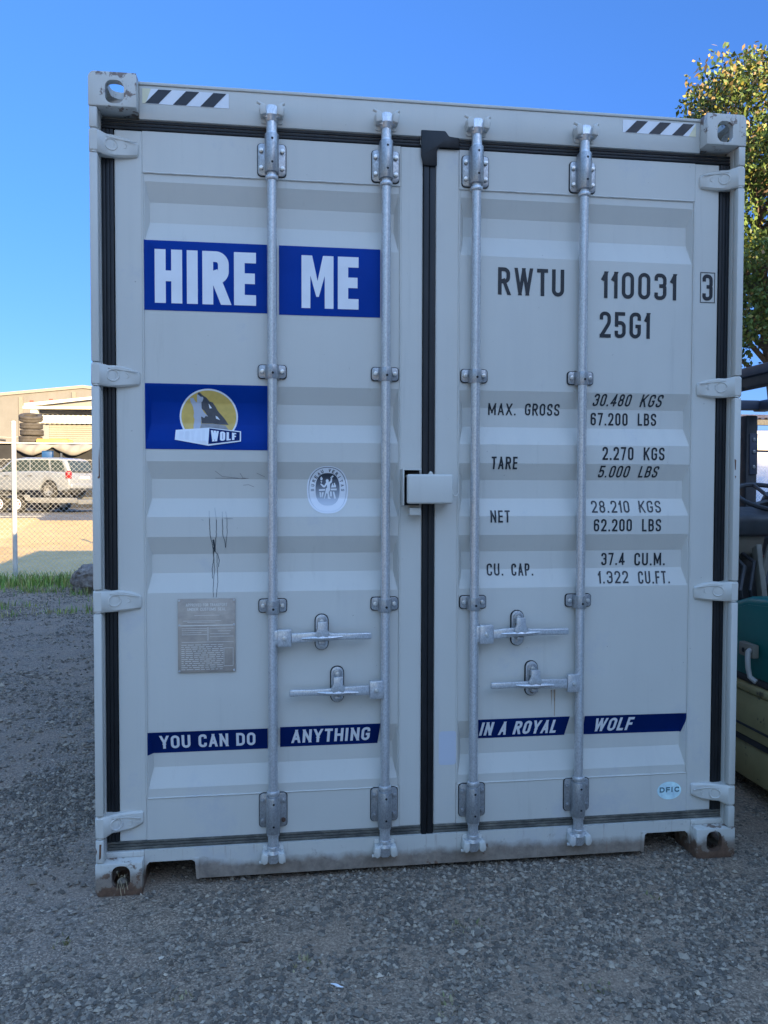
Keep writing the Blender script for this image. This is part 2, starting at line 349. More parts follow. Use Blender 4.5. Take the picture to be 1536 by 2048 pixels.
# ------------------------------------------------------------------ stroke lettering
def G(*strokes): return strokes
def L(*pts): return ('o', [(p[0], p[1], p[2] if len(p) > 2 else 0) for p in pts])
def O(*pts): return ('c', [(p[0], p[1], p[2] if len(p) > 2 else 0) for p in pts])
GL = {
 'A': (1.0, G(L((0,0),(.5,1)), L((.5,1),(1,0)), L((.17,.28),(.83,.28)))),
 'B': (.95, G(L((0,0),(0,1)), L((0,1),(.94,1,1),(.94,.53,1),(0,.53)), L((0,.53),(1,.53,1),(1,0,1),(0,0)))),
 'C': (.95, G(L((1,.70),(1,1,1),(0,1,1),(0,0,1),(1,0,1),(1,.30)))),
 'D': (1.0, G(O((0,0),(0,1),(1,1,1),(1,0,1)))),
 'E': (.82, G(L((0,0),(0,1)), L((0,1),(1,1)), L((0,.51),(.9,.51)), L((0,0),(1,0)))),
 'F': (.80, G(L((0,0),(0,1)), L((0,1),(1,1)), L((0,.50),(.88,.50)))),
 'G': (.98, G(L((1,.72),(1,1,1),(0,1,1),(0,0,1),(1,0,1),(1,.46),(.52,.46)))),
 'H': (1.0, G(L((0,0),(0,1)), L((1,0),(1,1)), L((0,.51),(1,.51)))),
 'I': (.0, G(L((.5,0),(.5,1)))),
 'K': (1.0, G(L((0,0),(0,1)), L((1,1),(0,.36)), L((.36,.58),(1,0)))),
 'L': (.80, G(L((0,1),(0,0)), L((0,0),(1,0)))),
 'M': (1.25, G(L((0,0),(0,1)), L((1,0),(1,1)), L((0,1),(.5,.22)), L((.5,.22),(1,1)))),
 'm': (1.25, G(('p', [(0,0),(0,1),(.33,1),(.5,.52),(.67,1),(1,1),(1,0),(.725,0),(.725,.62),(.54,.22),(.46,.22),(.275,.62),(.275,0)]))),
 'N': (1.0, G(L((0,0),(0,1)), L((1,0),(1,1)), L((0,1),(1,0)))),
 'O': (1.0, G(O((0,0,1),(1,0,1),(1,1,1),(0,1,1)))),
 'P': (.95, G(L((0,0),(0,1)), L((0,1),(1,1,1),(1,.46,1),(0,.46)))),
 'R': (1.0, G(L((0,0),(0,1)), L((0,1),(.96,1,1),(.96,.48,1),(0,.48)), L((.5,.48),(1,0)))),
 'S': (.95, G(L((1,.74),(1,1,1),(0,1,1),(0,.54,1),(1,.46,1),(1,0,1),(0,0,1),(0,.26)))),
 'T': (.9, G(L((0,1),(1,1)), L((.5,0),(.5,1)))),
 'U': (1.0, G(L((0,1),(0,0,1),(1,0,1),(1,1)))),
 'V': (1.0, G(L((0,1),(.5,0)), L((.5,0),(1,1)))),
 'W': (1.5, G(L((0,1),(.25,0)), L((.25,0),(.5,1)), L((.5,1),(.75,0)), L((.75,0),(1,1)))),
 'X': (1.0, G(L((0,0),(1,1)), L((0,1),(1,0)))),
 'Y': (1.0, G(L((0,1),(.5,.42)), L((1,1),(.5,.42)), L((.5,.44),(.5,0)))),
 '0': (.95, G(O((0,0,1),(1,0,1),(1,1,1),(0,1,1)))),
 '1': (.45, G(L((1,0),(1,1)), L((1,1),(0,.80)))),
 '2': (.95, G(L((0,.72),(0,1,1),(1,1,1),(1,.58,.6),(0,.0)), L((0,0),(1,0)))),
 '3': (.95, G(L((0,.76),(0,1,1),(1,1,1),(1,.53,1),(.35,.53)), L((.6,.53),(1,.53,1),(1,0,1),(0,0,1),(0,.24)))),
 '4': (1.0, G(L((.74,0),(.74,1)), L((.74,1),(0,.24)), L((0,.24),(1.05,.24)))),
 '5': (.95, G(L((.92,1),(.03,1)), L((.03,1),(.03,.5)), L((.03,.60),(1,.60,1),(1,0,1),(0,0,1),(0,.24)))),
 '6': (.95, G(O((0,0,1),(1,0,1),(1,.58,1),(0,.58,1)), L((0,.34),(0,1,1),(1,1,1),(1,.76)))),
 '7': (.92, G(L((0,1),(1,1)), L((1,1),(.32,0)))),
 '8': (.95, G(O((.04,.53,1),(.96,.53,1),(.96,1,1),(.04,1,1)), O((0,0,1),(1,0,1),(1,.53,1),(0,.53,1)))),
 '.': (-.0, G(L((.5,-.001),(.5,.012)))),
 ',': (-.0, G(L((.6,.03),(.2,-.14)))),
}
def clip(poly, z0, z1):
    for lim, sgn in ((z0, 1), (z1, -1)):
        out = []
        for i in range(len(poly)):
            a, b = poly[i-1], poly[i]; da, db = sgn*(a[1]-lim), sgn*(b[1]-lim)
            if (da >= 0) != (db >= 0):
                t = da/(da-db); out.append((a[0]+(b[0]-a[0])*t, a[1]+(b[1]-a[1])*t))
            if db >= 0: out.append(b)
        poly = out
        if len(poly) < 3: return []
    return poly
def stroke_polys(kind, pts, sw, rmax, ext):
    P = []; n = len(pts)
    for i, (x, y, r) in enumerate(pts):
        if r and (kind == 'c' or 0 < i < n-1):
            p = Vector((x, y)); a = Vector(pts[i-1][:2])-p; b = Vector(pts[(i+1) % n][:2])-p
            d = min(rmax*r, a.length*.499, b.length*.499); a.normalize(); b.normalize()
            for k in range(9):
                t = k/8; q = p+a*d*(1-t)**2+b*d*t**2   # quadratic corner, close to an arc
                q = p+a*d*(1-math.sin(t*math.pi/2))+b*d*(1-math.cos(t*math.pi/2)) if abs(a.dot(b)) < .25 else q
                P.append(q)
        else: P.append(Vector((x, y)))
    Q = [P[0]]
    for q in P[1:]:
        if (q-Q[-1]).length > 1e-7: Q.append(q)
    P = Q
    if kind == 'c' and (P[0]-P[-1]).length < 1e-7: P.pop()
    if kind == 'o':
        d = (P[0]-P[1]).normalized(); P[0] = P[0]+d*ext
        d = (P[-1]-P[-2]).normalized(); P[-1] = P[-1]+d*ext
    n = len(P); Ls, Rs = [], []
    for i in range(n):
        if kind == 'c' or 0 < i < n-1:
            a = (P[i]-P[i-1]).normalized(); b = (P[(i+1) % n]-P[i]).normalized()
        else:
            a = b = ((P[1]-P[0]) if i == 0 else (P[-1]-P[-2])).normalized()
        t = (a+b).normalized(); nn = Vector((-t.y, t.x)); k = 1/max(.45, nn.dot(Vector((-a.y, a.x))))
        Ls.append(P[i]+nn*sw/2*k); Rs.append(P[i]-nn*sw/2*k)
    return [[tuple(Ls[i]), tuple(Rs[i]), tuple(Rs[(i+1) % n]), tuple(Ls[(i+1) % n])] for i in range(n if kind == 'c' else n-1)]
def text_polys(s, x0, x1, z0, z1, sw, gap=.13, space=.42, slant=0, cw=.40, rr=1.0):
    """polygons (layer, [(x,z)...]) of a word fitted between x0..x1 and z0..z1; widths as fractions of the height"""
    H = z1-z0; sw_r = sw*H
    ws = []
    for ch in s:
        if ch == ' ': ws.append(space*H)
        elif ch in '.,I': ws.append(sw_r)
        else: ws.append(GL[ch][0]*cw*H+0)
    tot = sum(ws)+gap*H*(len(s)-1)
    extra = abs(slant)*H
    k = (x1-x0-extra)/tot; x = x0; out = []
    for i, ch in enumerate(s):
        wd = ws[i]*k
        if ch != ' ':
            swx = sw_r
            if ch in '.,I': wd = sw_r
            ix0, iw = x+swx/2, max(wd-swx, 1e-5)
            for li, (kind, pts) in enumerate(GL[ch][1]):
                if kind == 'p': out.append((li, [(x+u*wd+slant*v*H, z0+v*H) for u, v in pts])); continue
                pp = [(ix0+u*iw, z0+swx/2+v*(H-swx), r) for u, v, r in pts]
                diag = kind == 'o' and len(pts) == 2 and abs(pts[0][0]-pts[1][0]) > .01 and abs(pts[0][1]-pts[1][1]) > .01
                ends_open = kind == 'o' and (len(pts) > 2)
                if ends_open:
                    ext = swx/2 if ch in 'DBPRU' else 0
                elif diag: ext = swx*.8
                else: ext = swx/2
                for q in stroke_polys(kind, pp, swx*(.92 if diag else 1), min(iw*.5, .5*(H-swx))*rr, ext):
                    q = clip(q, z0 if ch != ',' else z0-.2*H, z1)
                    if q: out.append((li, [(p[0]+slant*(p[1]-z0), p[1]) for p in q]))
        x += ws[i]*k+gap*H*k
    return out

# ------------------------------------------------------------------ container: panel profile shared by doors and decals
YF = .060                                   # face of the door frames
DEP = .024
CORR = [(2.550, 2.484, 2.412, 2.336), (1.830, 1.766, 1.693, 1.626), (1.554, 1.490, 1.419, 1.352), (1.280, 1.215, 1.146, 1.076), (.566, .492, .430, .358)]
RMP = .015
DOORX = {'L': (-1.048, -.119), 'R': (.104, 1.043)}
def sstep(t): t = max(0., min(1., t)); return t
def depth(x, z):
    side = 'L' if x < 0 else 'R'; xa, xb = DOORX[side]
    if x <= xa or x >= xb: return 0.
    fz = 0.
    for a_, b_, c_, d_ in CORR:
        if d_ < z < a_:
            fz = (a_-z)/(a_-b_) if z > b_ else (z-d_)/(c_-d_) if z < c_ else 1.
    fx = min((x-xa-.006)/RMP, (xb-.006-x)/RMP, 1.)
    return DEP*sstep(min(fz, fx))
def surf(x, z):
    side = 'L' if x < 0 else 'R'; xa, xb = DOORX[side]
    inside = xa < x < xb and .325 < z < 2.58
    return YF+(.003 if inside else 0)+depth(x, z)
ZB = sorted({round(v, 4) for c_ in CORR for v in c_} | {.325, 2.58})
ZFINE = sorted(set(ZB) | {round(c_[0]+(c_[1]-c_[0])*t, 4) for c_ in CORR for t in (.12, .3, .5, .7, .88)} | {round(c_[2]+(c_[3]-c_[2])*t, 4) for c_ in CORR for t in (.12, .3, .5, .7, .88)})
def decal(name, parent, layers, label=None, conform=True):
    """layers: list of (polygons with tiny layer index, material, offset from the sheet)"""
    mb = MB()
    for polys, mat, off in layers:
        b = bmesh.new()
        for li, poly in polys:
            y = -off-.00015*(li % 6)
            tris = tessellate_polygon([[Vector((p[0], p[1], 0)) for p in poly]])
            vs = [b.verts.new((p[0], y, p[1])) for p in poly]
            for t in tris:
                try: f = b.faces.new([vs[i] for i in t])
                except ValueError: continue
        if conform:
            xs_ = [v.co.x for v in b.verts]; zs_ = [v.co.z for v in b.verts]
            x0, x1, z0, z1 = min(xs_), max(xs_), min(zs_), max(zs_)
            cuts = [((0, 0, z), (0, 0, 1)) for z in ZFINE if z0 < z < z1]
            xa, xb = DOORX['L' if (x0+x1)/2 < 0 else 'R']
            for e in [xa+.006+RMP*t/6 for t in range(7)]+[xb-.006-RMP*t/6 for t in range(7)]+[xa, xb]:
                if x0 < e < x1: cuts.append(((e, 0, 0), (1, 0, 0)))
            for co, no in cuts:
                bmesh.ops.bisect_plane(b, geom=b.verts[:]+b.edges[:]+b.faces[:], plane_co=co, plane_no=no)
            for v in b.verts: v.co.y += surf(v.co.x, v.co.z)
        for f in b.faces:
            f.normal_update()
            if f.normal.y > 0: f.normal_flip()
        mb.add(b, mat)
    o = mb.build(name, parent, smooth=25)
    if label: lab(o, label)
    return o
def quad(x0, x1, z0, z1): return [(0, [(x0, z0), (x1, z0), (x1, z1), (x0, z1)])]
def ell(cx, cz, rx, rz, n=40, p=2.0):
    P = []
    for k in range(n):
        t = 2*math.pi*k/n; c_, s_ = math.cos(t), math.sin(t)
        P.append((cx+rx*math.copysign(abs(c_)**(2/p), c_), cz+rz*math.copysign(abs(s_)**(2/p), s_)))
    return P
def ring(P, Q):
    n = len(P); return [(0, [P[i], P[(i+1) % n], Q[(i+1) % n], Q[i]]) for i in range(n)]
def line_polys(pts, wd):
    return [(0, q) for q in stroke_polys('o', [(x, z, 0) for x, z in pts], wd, 0, 0)]

box = thing('shipping_container', 'tall grey steel shipping container with double doors and blue stickers', 'container')

# corner castings
def casting_mesh():
    mb = MB(); mb.box(0, .162, 0, .178, 0, .118, M['paint_rust'], 0); o = mb.build('casting_source', None, 0)
    bm = bmesh.new(); bm.from_mesh(o.data)
    outer = [e for e in bm.edges if all(v.co.x < .001 for v in e.verts) or all(v.co.z < .001 for v in e.verts)]
    oo = [e for e in bm.edges if all(v.co.x < .001 and v.co.z < .001 for v in e.verts)]
    bmesh.ops.bevel(bm, geom=oo, offset=.022, segments=5, affect='EDGES', profile=.5)
    rest = [e for e in bm.edges if e.calc_face_angle(0) > .7]
    bmesh.ops.bevel(bm, geom=rest, offset=.003, segments=2, affect='EDGES', profile=.5)
    bm.to_mesh(o.data); bm.free()
    cut = []
    def cutter(fn): c_ = MB(); fn(c_); k = c_.build('cutter', None, 0); cut.append(k)
    cutter(lambda c_: c_.box(.026, .138, .026, .152, .024, .1165, M['dark'], .006))
    cutter(lambda c_: c_.prism(rrect(.056, .120, .028, .108, .026, 6), -.02, .08, M['dark'], 'xz'))
    cutter(lambda c_: c_.prism(rrect(.052, .116, .040, .150, .031, 6), -.02, .08, M['dark'], 'xy'))
    cutter(lambda c_: c_.prism(rrect(.050, .140, .030, .092, .03, 6), -.02, .08, M['dark'], 'yz'))
    for k in cut:
        m_ = o.modifiers.new('b', 'BOOLEAN'); m_.object = k; m_.operation = 'DIFFERENCE'; m_.solver = 'EXACT'
    dg = bpy.context.evaluated_depsgraph_get(); me = bpy.data.meshes.new_from_object(o.evaluated_get(dg))
    for k in cut+[o]:
        d_ = k.data; bpy.data.objects.remove(k); bpy.data.meshes.remove(d_)
    return me
src = casting_mesh()
for sx in (-1, 1):
    for top in (1, 0):
        for fr in (1, 0):
            me = src.copy(); mx = Matrix.Translation((sx*1.219, 0 if fr else 6.058, 2.896 if top else 0)) @ Matrix.Diagonal((-sx, 1 if fr else -1, -1 if top else 1, 1))
            me.transform(mx)
            if mx.determinant() < 0: me.flip_normals()
            me.materials.clear(); me.materials.append(M['paint_rust'] if top else M['paint_low'])
            me.polygons.foreach_set('use_smooth', [True]*len(me.polygons)); me.set_sharp_from_angle(angle=R(35))
            o = bpy.data.objects.new('corner_casting', me); COL.objects.link(o); o.parent = box
            if not top: lab(o, 'rusty mud stained bottom corner casting')

# corner posts: front strip broken at the hinges, stepped inner face
HZ = [2.662, 1.856, 1.055, .246]
for sx in (-1, 1):
    mb = MB(); s_ = lambda a_, b_: (sx*a_, sx*b_) if sx > 0 else (sx*b_, sx*a_)
    zs = [.118]+[v for z in reversed(HZ) for v in (z-.041, z+.041)]+[2.778]
    for i in range(0, len(zs), 2):
        x0, x1 = s_(1.190, 1.2175); mb.box(x0, x1, .002, .034, zs[i]+.002, zs[i+1]-.002, M['paint'], .004)
    x0, x1 = s_(1.196, 1.217); mb.box(x0, x1, .034, .10, .1185, 2.7775, M['paint'])
    x0, x1 = s_(1.189, 1.196); mb.box(x0, x1, .040, .085, .1185, 2.7775, M['paint'])
    x0, x1 = s_(1.150, 1.216); mb.box(x0, x1, .100, .176, .119, 2.777, M['paint'])
    mb.build('corner_post', box)
    mb = MB(); x0, x1 = s_(1.14, 1.217); mb.box(x0, x1, 5.89, 6.05, .119, 2.777, M['paint']); mb.build('corner_post', box)
# header and sill
mb = MB(); mb.box(-1.0565, 1.0565, .050, .16, 2.762, 2.880, M['paint'], .003)
mb.box(-1.0565, 1.0565, .046, .165, 2.8805, 2.891, M['paint'], .002); mb.box(-1.19, 1.19, .062, .16, 2.735, 2.7615, M['paint'])
mb.build('door_header', box)
mb = MB()
notch = [(-1.0565, .139), (-1.0565, .04), (-1.050, .082), (-1.038, .094), (-.888, .094), (-.876, .085), (-.872, .024), (.860, .024), (.864, .085), (.876, .094), (1.034, .094), (1.048, .082), (1.0565, .04), (1.0565, .139)]
mb.prism(notch, .050, .060, M['paint_mud'], 'xz')
mb.prism([(-.869, .024), (.857, .024), (.857, .060), (-.869, .060)], .061, .14, M['paint_mud'], 'xz')
mb.box(-1.19, 1.19, .0605, .15, .1, .1386, M['paint_mud'])
for sx in (-1, 1):
    x0, x1 = (-1.19, -1.057) if sx < 0 else (1.057, 1.19); mb.box(x0, x1, .045, .0600, .1185, .1392, M['paint_mud'], .003)
mb.prism([(-.881, .101), (-.862, .101), (-.862, .022), (-.872, .022), (-.876, .085)], .0465, .0498, M['paint_mud'], 'xz')
mb.prism([(.869, .101), (.85, .101), (.85, .022), (.860, .022), (.864, .085)], .0465, .0498, M['paint_mud'], 'xz')
mb.build('door_sill', box)
# body behind the doors
def corrugated(n, span, d):
    pts = []; p = span/n
    for i in range(n): pts += [(i*p, 0), (i*p+p*.25, 0), (i*p+p*.5, d), (i*p+p*.75, d)]
    return pts+[(span, 0)]
cp = corrugated(22, 5.70, .034)
for sx in (-1, 1):
    mb = MB(); mb.grid(lambda u, z, sx=sx: (sx*(1.208-u[1]), .178+u[0], z), cp, [.16, 2.80], M['paint'], flip=sx < 0); mb.build('side_wall', box, 0)
    mb = MB(); x0, x1 = (1.15, 1.214) if sx > 0 else (-1.214, -1.15)
    mb.box(x0, x1, .179, 5.879, .03, .16, M['paint']); mb.box(x0, x1, .179, 5.879, 2.80, 2.88, M['paint']); mb.build('side_rail', box)
cr = corrugated(26, 5.8, .02)
mb = MB(); mb.grid(lambda x, u: (x, .165+u[0], 2.872-u[1]), [-1.15, 1.15], cr, M['paint']); mb.build('roof', box, 0)
mb = MB(); mb.grid(lambda u, z: (-1.14+u[0], 6.045-u[1], z), corrugated(9, 2.28, .045), [.16, 2.80], M['paint'], flip=True)
mb.box(-1.056, 1.056, 5.93, 6.045, .03, .16, M['paint']); mb.box(-1.056, 1.056, 5.93, 6.045, 2.80, 2.88, M['paint']); mb.build('end_wall', box, 0)
mb = MB(); mb.box(-1.15, 1.15, .15, 5.93, .128, .158, M['dark'])
for k in range(18): mb.box(-1.149, 1.149, .35+k*.31, .40+k*.31, .03, .127, M['dark'])
mb.build('floor', box, 0)

# header warning stripes
def warning(x0, x1, z0, z1, flipend):
    polys = quad(x0, x1, z0, z1); n = 3; p = (x1-x0)/3.15; st = []
    sw = p*.5
    for k in range(n):
        a_ = x0+.010+k*p; st.append((k, [(a_, z0+.001), (a_+sw*.96, z0+.001), (a_+sw*.96+.046, z1-.001), (a_+.046, z1-.001)]))
    st[-1] = (2, [(min(x, x1), z) for x, z in st[-1][1]])
    e = [(0, [(x0, z0), (x0+.012, z0), (x0+.03, z1), (x0, z1)])] if flipend < 0 else [(0, [(x1-.030, z0), (x1, z0), (x1, z1)])]
    b_ = [([(0, [(x, z) for x, z in q]) for _, q in polys], M['white'], .001), (st, M['stripe'], .0016), (e, M['yellowed'], .0013)]
    o = decal('warning_stripes', box, b_, 'black and white diagonal warning stripes on the header', conform=False)
    o.location.y = .050
warning(-1.045, -.744, 2.817, 2.869, -1); warning(.740, 1.038, 2.823, 2.871, 1)

# ------------------------------------------------------------------ doors
def door(side):
    xa, xb = DOORX[side]; lo, hi = (-1.145, -.034) if side == 'L' else (.014, 1.145)
    mb = MB(); bv = .005
    mb.box(lo, xa, YF, .11, .170, 2.725, M['paint'], bv); mb.box(xb, hi, YF, .11, .170, 2.725, M['paint'], bv)
    mb.box(xa, xb, YF+.0004, .109, 2.58, 2.7248, M['paint']); mb.box(xa, xb, YF+.0004, .109, .1702, .325, M['paint'])
    xs = sorted({xa, xb}|{xa+.006+RMP*t/8 for t in range(9)}|{xb-.006-RMP*t/8 for t in range(9)}|{xa+.07+(xb-xa-.14)*t/6 for t in range(7)})
    zs = sorted(set(ZFINE)|{1.0, .7, 2.0, 2.2})
    # hips lie on the diagonals of the corner cells because both ramps use the same fractions
    fr = [0, .125, .25, .375, .5, .625, .75, .875, 1]
    zs = sorted(set(ZB)|{round(c_[0]+(c_[1]-c_[0])*t, 5) for c_ in CORR for t in fr}|{round(c_[3]+(c_[2]-c_[3])*t, 5) for c_ in CORR for t in fr}|{1.0, .7, 2.0, 2.2})
    mb.grid(lambda x, z: (x, surf(min(max(x, xa+1e-5), xb-1e-5), min(max(z, .3251), 2.5799)), z), xs, zs, M['paint'])
    # weld bead round the pressed panel
    for pts in ([(xa, 0, .330), (xa, 0, 2.575)], [(xb, 0, .330), (xb, 0, 2.575)], [(xa+.004, 0, 2.58), (xb-.004, 0, 2.58)], [(xa+.004, 0, .325), (xb-.004, 0, .325)]):
        A, B = Vector(pts[0]), Vector(pts[1]); N = 60
        mb.tube([A.lerp(B, t/N)+Vector((0, YF+.0005+random.uniform(-.0005, .0005), random.uniform(-.0006, .0006))) for t in range(N+1)], .0030, M['paint'], 6)
    return mb.build('door', box, 9)
doors = {'L': lab(door('L'), 'left door with blue stickers and data plate'), 'R': lab(door('R'), 'right door with black container markings')}

# gaskets
def gasket(name, x0, x1, z0, z1, parent, mat, vertical):
    mb = MB(); n = 3
    mb.box(x0, x1, .064, .09, z0, z1, mat)
    for k in range(n):
        f0, f1 = k/n, (k+1)/n
        if vertical: mb.box(x0+(x1-x0)*f0+.0004, x0+(x1-x0)*f1-.0004, .0570 if k != 1 else .0578, .0642, z0, z1, mat, .0015)
        else: mb.box(x0, x1, .0572 if k != 1 else .0582, .0642, z0+(z1-z0)*f0+.0006, z0+(z1-z0)*f1-.0006, mat, .0025)
    return mb.build(name, parent)
gasket('gasket', -1.188, -1.147, .170, 2.7245, doors['L'], M['rubber'], True)
gasket('gasket', 1.147, 1.188, .170, 2.7245, doors['R'], M['rubber'], True)
gasket('gasket', -1.188, -.045, 2.7265, 2.7605, doors['L'], M['rubber'], False)
gasket('gasket', .03, 1.188, 2.7265, 2.7605, doors['R'], M['rubber'], False)
lab(gasket('gasket', -1.188, -.034, .1400, .1725, doors['L'], M['rubber_dust'], False), 'dusty bottom gasket')
lab(gasket('gasket', .0145, 1.188, .1400, .1725, doors['R'], M['rubber_dust'], False), 'dusty bottom gasket')
mb = MB(); mb.box(-.0325, .0125, .0605, .1, .134, 2.66, M['rubber'])
mb.box(-.0325, -.012, .0525, .0603, .134, 2.66, M['rubber'], .003); mb.box(-.010, .0125, .0540, .0603, .134, 2.66, M['rubber'], .003)
mb.prism([(-.0325, 2.655), (.0155, 2.655), (.0155, 2.712), (.022, 2.724), (.10, 2.724), (.10, 2.762), (.062, 2.766), (.047, 2.785), (-.044, 2.784), (-.044, 2.69)], .0475, .0515, M['rubber'], 'xz', .003)
mb.build('centre_gasket', doors['R'])

# hinges
def hinge(sx, z, parent):
    mb = MB()
    us = [1.2185, 1.214, 1.190, 1.165, 1.14, 1.10, 1.066, 1.060]
    yf = {1.2185: .006, 1.214: .001, 1.190: .002, 1.165: .026, 1.14: .038, 1.10: .0455, 1.066: .0495, 1.060: .0545}
    hh = {1.2185: (.0385, .0385), 1.214: (.0385, .0385), 1.190: (.0385, .0385), 1.165: (.034, .040), 1.14: (.036, .040), 1.10: (.030, .037), 1.066: (.018, .033), 1.060: (.012, .026)}
    if z < .5: hh.update({1.165: (.036, .030), 1.14: (.037, .031), 1.10: (.037, .026), 1.066: (.037, .013), 1.060: (.033, .009)})
    b = bmesh.new(); F = []; B = []
    for u in us:
        up, dn = hh[u]
        F.append([b.verts.new((sx*u, yf[u]+(.006 if j in (0, 4) else 0), z+v)) for j, v in enumerate((up, up-.006, 0, -dn+.006, -dn))])
        B.append([b.verts.new((sx*u, .0605, z+up)), b.verts.new((sx*u, .0605, z-dn))])
    for i in range(len(us)-1):
        for j in range(4): b.faces.new((F[i][j], F[i+1][j], F[i+1][j+1], F[i][j+1]))
        b.faces.new((F[i][0], B[i][0], B[i+1][0], F[i+1][0])); b.faces.new((F[i][4], F[i+1][4], B[i+1][1], B[i][1]))
    for k in (0, -1): b.faces.new((F[k][0], F[k][1], F[k][2], F[k][3], F[k][4], B[k][1], B[k][0]))
    bmesh.ops.recalc_face_normals(b, faces=b.faces); mb.add(b, M['paint'])
    rp = [(sx*1.150+.0195*math.cos(t*math.pi/12), .034, z+.0195*math.sin(t*math.pi/12)) for t in range(24)]
    mb.tube([(p[0], .0385-.00048*(abs(p[0])-1.14)*1000 if abs(p[0]) > 1.14 else .0385+.0075*(1.14-abs(p[0]))/.04, p[2]) for p in rp], .0034, M['paint'], 6, True)
    for dx in (-.006, .006): mb.tube([(sx*1.150+dx*1.1, .033 if dx*sx > 0 else .0385, z-.010), (sx*1.150+dx*1.5, .032 if dx*sx > 0 else .0385, z), (sx*1.150+dx*1.1, .033 if dx*sx > 0 else .0385, z+.010)], .0024, M['paint'], 5)
    mb.tube([(sx*1.106+.008*math.cos(t*math.pi/8), .0447, z+.008*math.sin(t*math.pi/8)) for t in range(16)], .0014, M['paint'], 5, True)
    mb.tube([(sx*(1.165-.10*t/8), .027+.017*min(1, t/4.0)-.001, z+hh[1.14][0]-.012-.010*t/8) for t in range(9)], .0018, M['paint'], 5)
    mb.cyl((sx*1.203, .018, z-.0405), (sx*1.203, .018, z+.0405), .0145, M['paint'], n=16)
    o = mb.build('hinge', parent, 40); return o
for sx, sd in ((-1, 'L'), (1, 'R')):
    for z in HZ: hinge(sx, z, doors[sd])

# lock rods, brackets, cams and keepers
RODS = [(-.592, 'L'), (-.176, 'L'), (.164, 'R'), (.583, 'R')]
YR = .034
def bolt(mb, x, y, z, mat=None, r=.0085):
    mb.cyl((x, y, z), (x, y-.008, z), r, mat or M['bolt'], n=6, bev=.001); mb.cyl((x, y-.0075, z), (x, y-.011, z), r*.5, mat or M['bolt'], n=10)
def fork(mb, x, z, up):
    s_ = 1 if up else -1
    mb.cyl((x, YR, z), (x, YR, z+s_*.020), .020, M['galv'], r1=.026, n=20)
    out = [(x-.036, z+s_*.014), (x-.042, z+s_*.024), (x-.026, z+s_*.030), (x-.018, z+s_*.050), (x-.010, z+s_*.056), (x+.010, z+s_*.056), (x+.018, z+s_*.050), (x+.026, z+s_*.030), (x+.042, z+s_*.024), (x+.036, z+s_*.014), (x+.012, z+s_*.006), (x-.012, z+s_*.006)]
    if not up: out = out[::-1]
    mb.prism(out, .016, .040, M['galv'], 'xz', .003)
def keeper(x, z, up, parent):
    s_ = 1 if up else -1; mb = MB()
    mb.prism(rrect(x-.040, x+.040, min(z, z+s_*.062), max(z, z+s_*.062), .01), .0425, .0495, M['paint'], 'xz', .002)
    for sg in (-1, 1):
        mb.prism([(x+sg*.018, z+s_*.018), (x+sg*.040, z+s_*.012), (x+sg*.046, z+s_*.040), (x+sg*.034, z+s_*.056), (x+sg*.020, z+s_*.05)][::1 if sg*s_ > 0 else -1], .0, .044, M['paint'], 'xz', .005)
        mb.cyl((x+sg*.026, .012, z+s_*.048), (x+sg*(.050 if sg < 0 else .044), .016, z+s_*(.062 if up else .05)), .006, M['paint'], n=8)
    return mb.build('cam_keeper', parent)
def bracket_big(x, z0, z1, parent, lower):
    mb = MB(); zc = (z0+z1)/2
    mb.prism(rrect(x-.0525, x+.0525, z0-.0025, z1+.0025, .014), .0572, .0602, M['dark'], 'xz')  # black backing plate: gasket gap and plate shadow drawn as one rim
    mb.prism(rrect(x-.050, x+.050, z0, z1, .013), .0515, .0595, M['galv_dark'], 'xz', .0015)
    hs = .0675
    zt0, zt1 = (z0+.004, z0+.004+2*hs) if not lower else (z1-.004-2*hs, z1-.004)
    mb.cyl((x, YR-.002, zt0), (x, YR-.002, zt1), .0255, M['galv_dark'], n=28, bev=.002)
    mb.box(x-.0255, x+.0255, YR, .053, zt0+.001, zt1-.001, M['galv_dark'], .002)
    for dx in (-.038, .038):
        for zz in (z0+.026, z1-.026):
            bolt(mb, x+dx, .0515, zz, M['bolt_rust'] if (lower and parent is doors['L'] and dx > 0 and zz < zc and x < -.4) else M['bolt'] if not lower else M['galv_dark'])
    for zz in (zt0+.030, zt1-.022): mb.cyl((x+.002, YR-.0270, zz), (x+.002, YR-.0278, zz), .0042, M['dark'], n=12)
    return mb.build('rod_bracket', parent)
def bracket_small(x, z, parent):
    mb = MB()
    mb.prism(rrect(x-.0525, x+.0525, z-.0255, z+.0265, .012), .0572, .0632, M['dark'], 'xz')  # same black rim for the clamp's gasket gap and shadow line
    mb.prism(rrect(x-.050, x+.050, z-.023, z+.024, .011), .0525, .0595, M['galv_dark'], 'xz', .0015)
    P = [(x-.026, .0525), (x-.022, YR-.004), (x-.016, YR-.016), (x, YR-.0215), (x+.016, YR-.016), (x+.022, YR-.004), (x+.026, .0525)]
    mb.prism(P+[(x+.020, .0523), (x-.020, .0523)], z-.0275, z+.0215, M['galv_dark'], 'xy', .001)
    for dx in (-.036, .036): bolt(mb, x+dx, .0525, z+.001, M['bolt'])
    mb.cyl((x+.002, YR-.0212, z-.008), (x+.002, YR-.0222, z-.008), .0045, M['dark'], n=12)
    return mb.build('rod_clamp', parent)
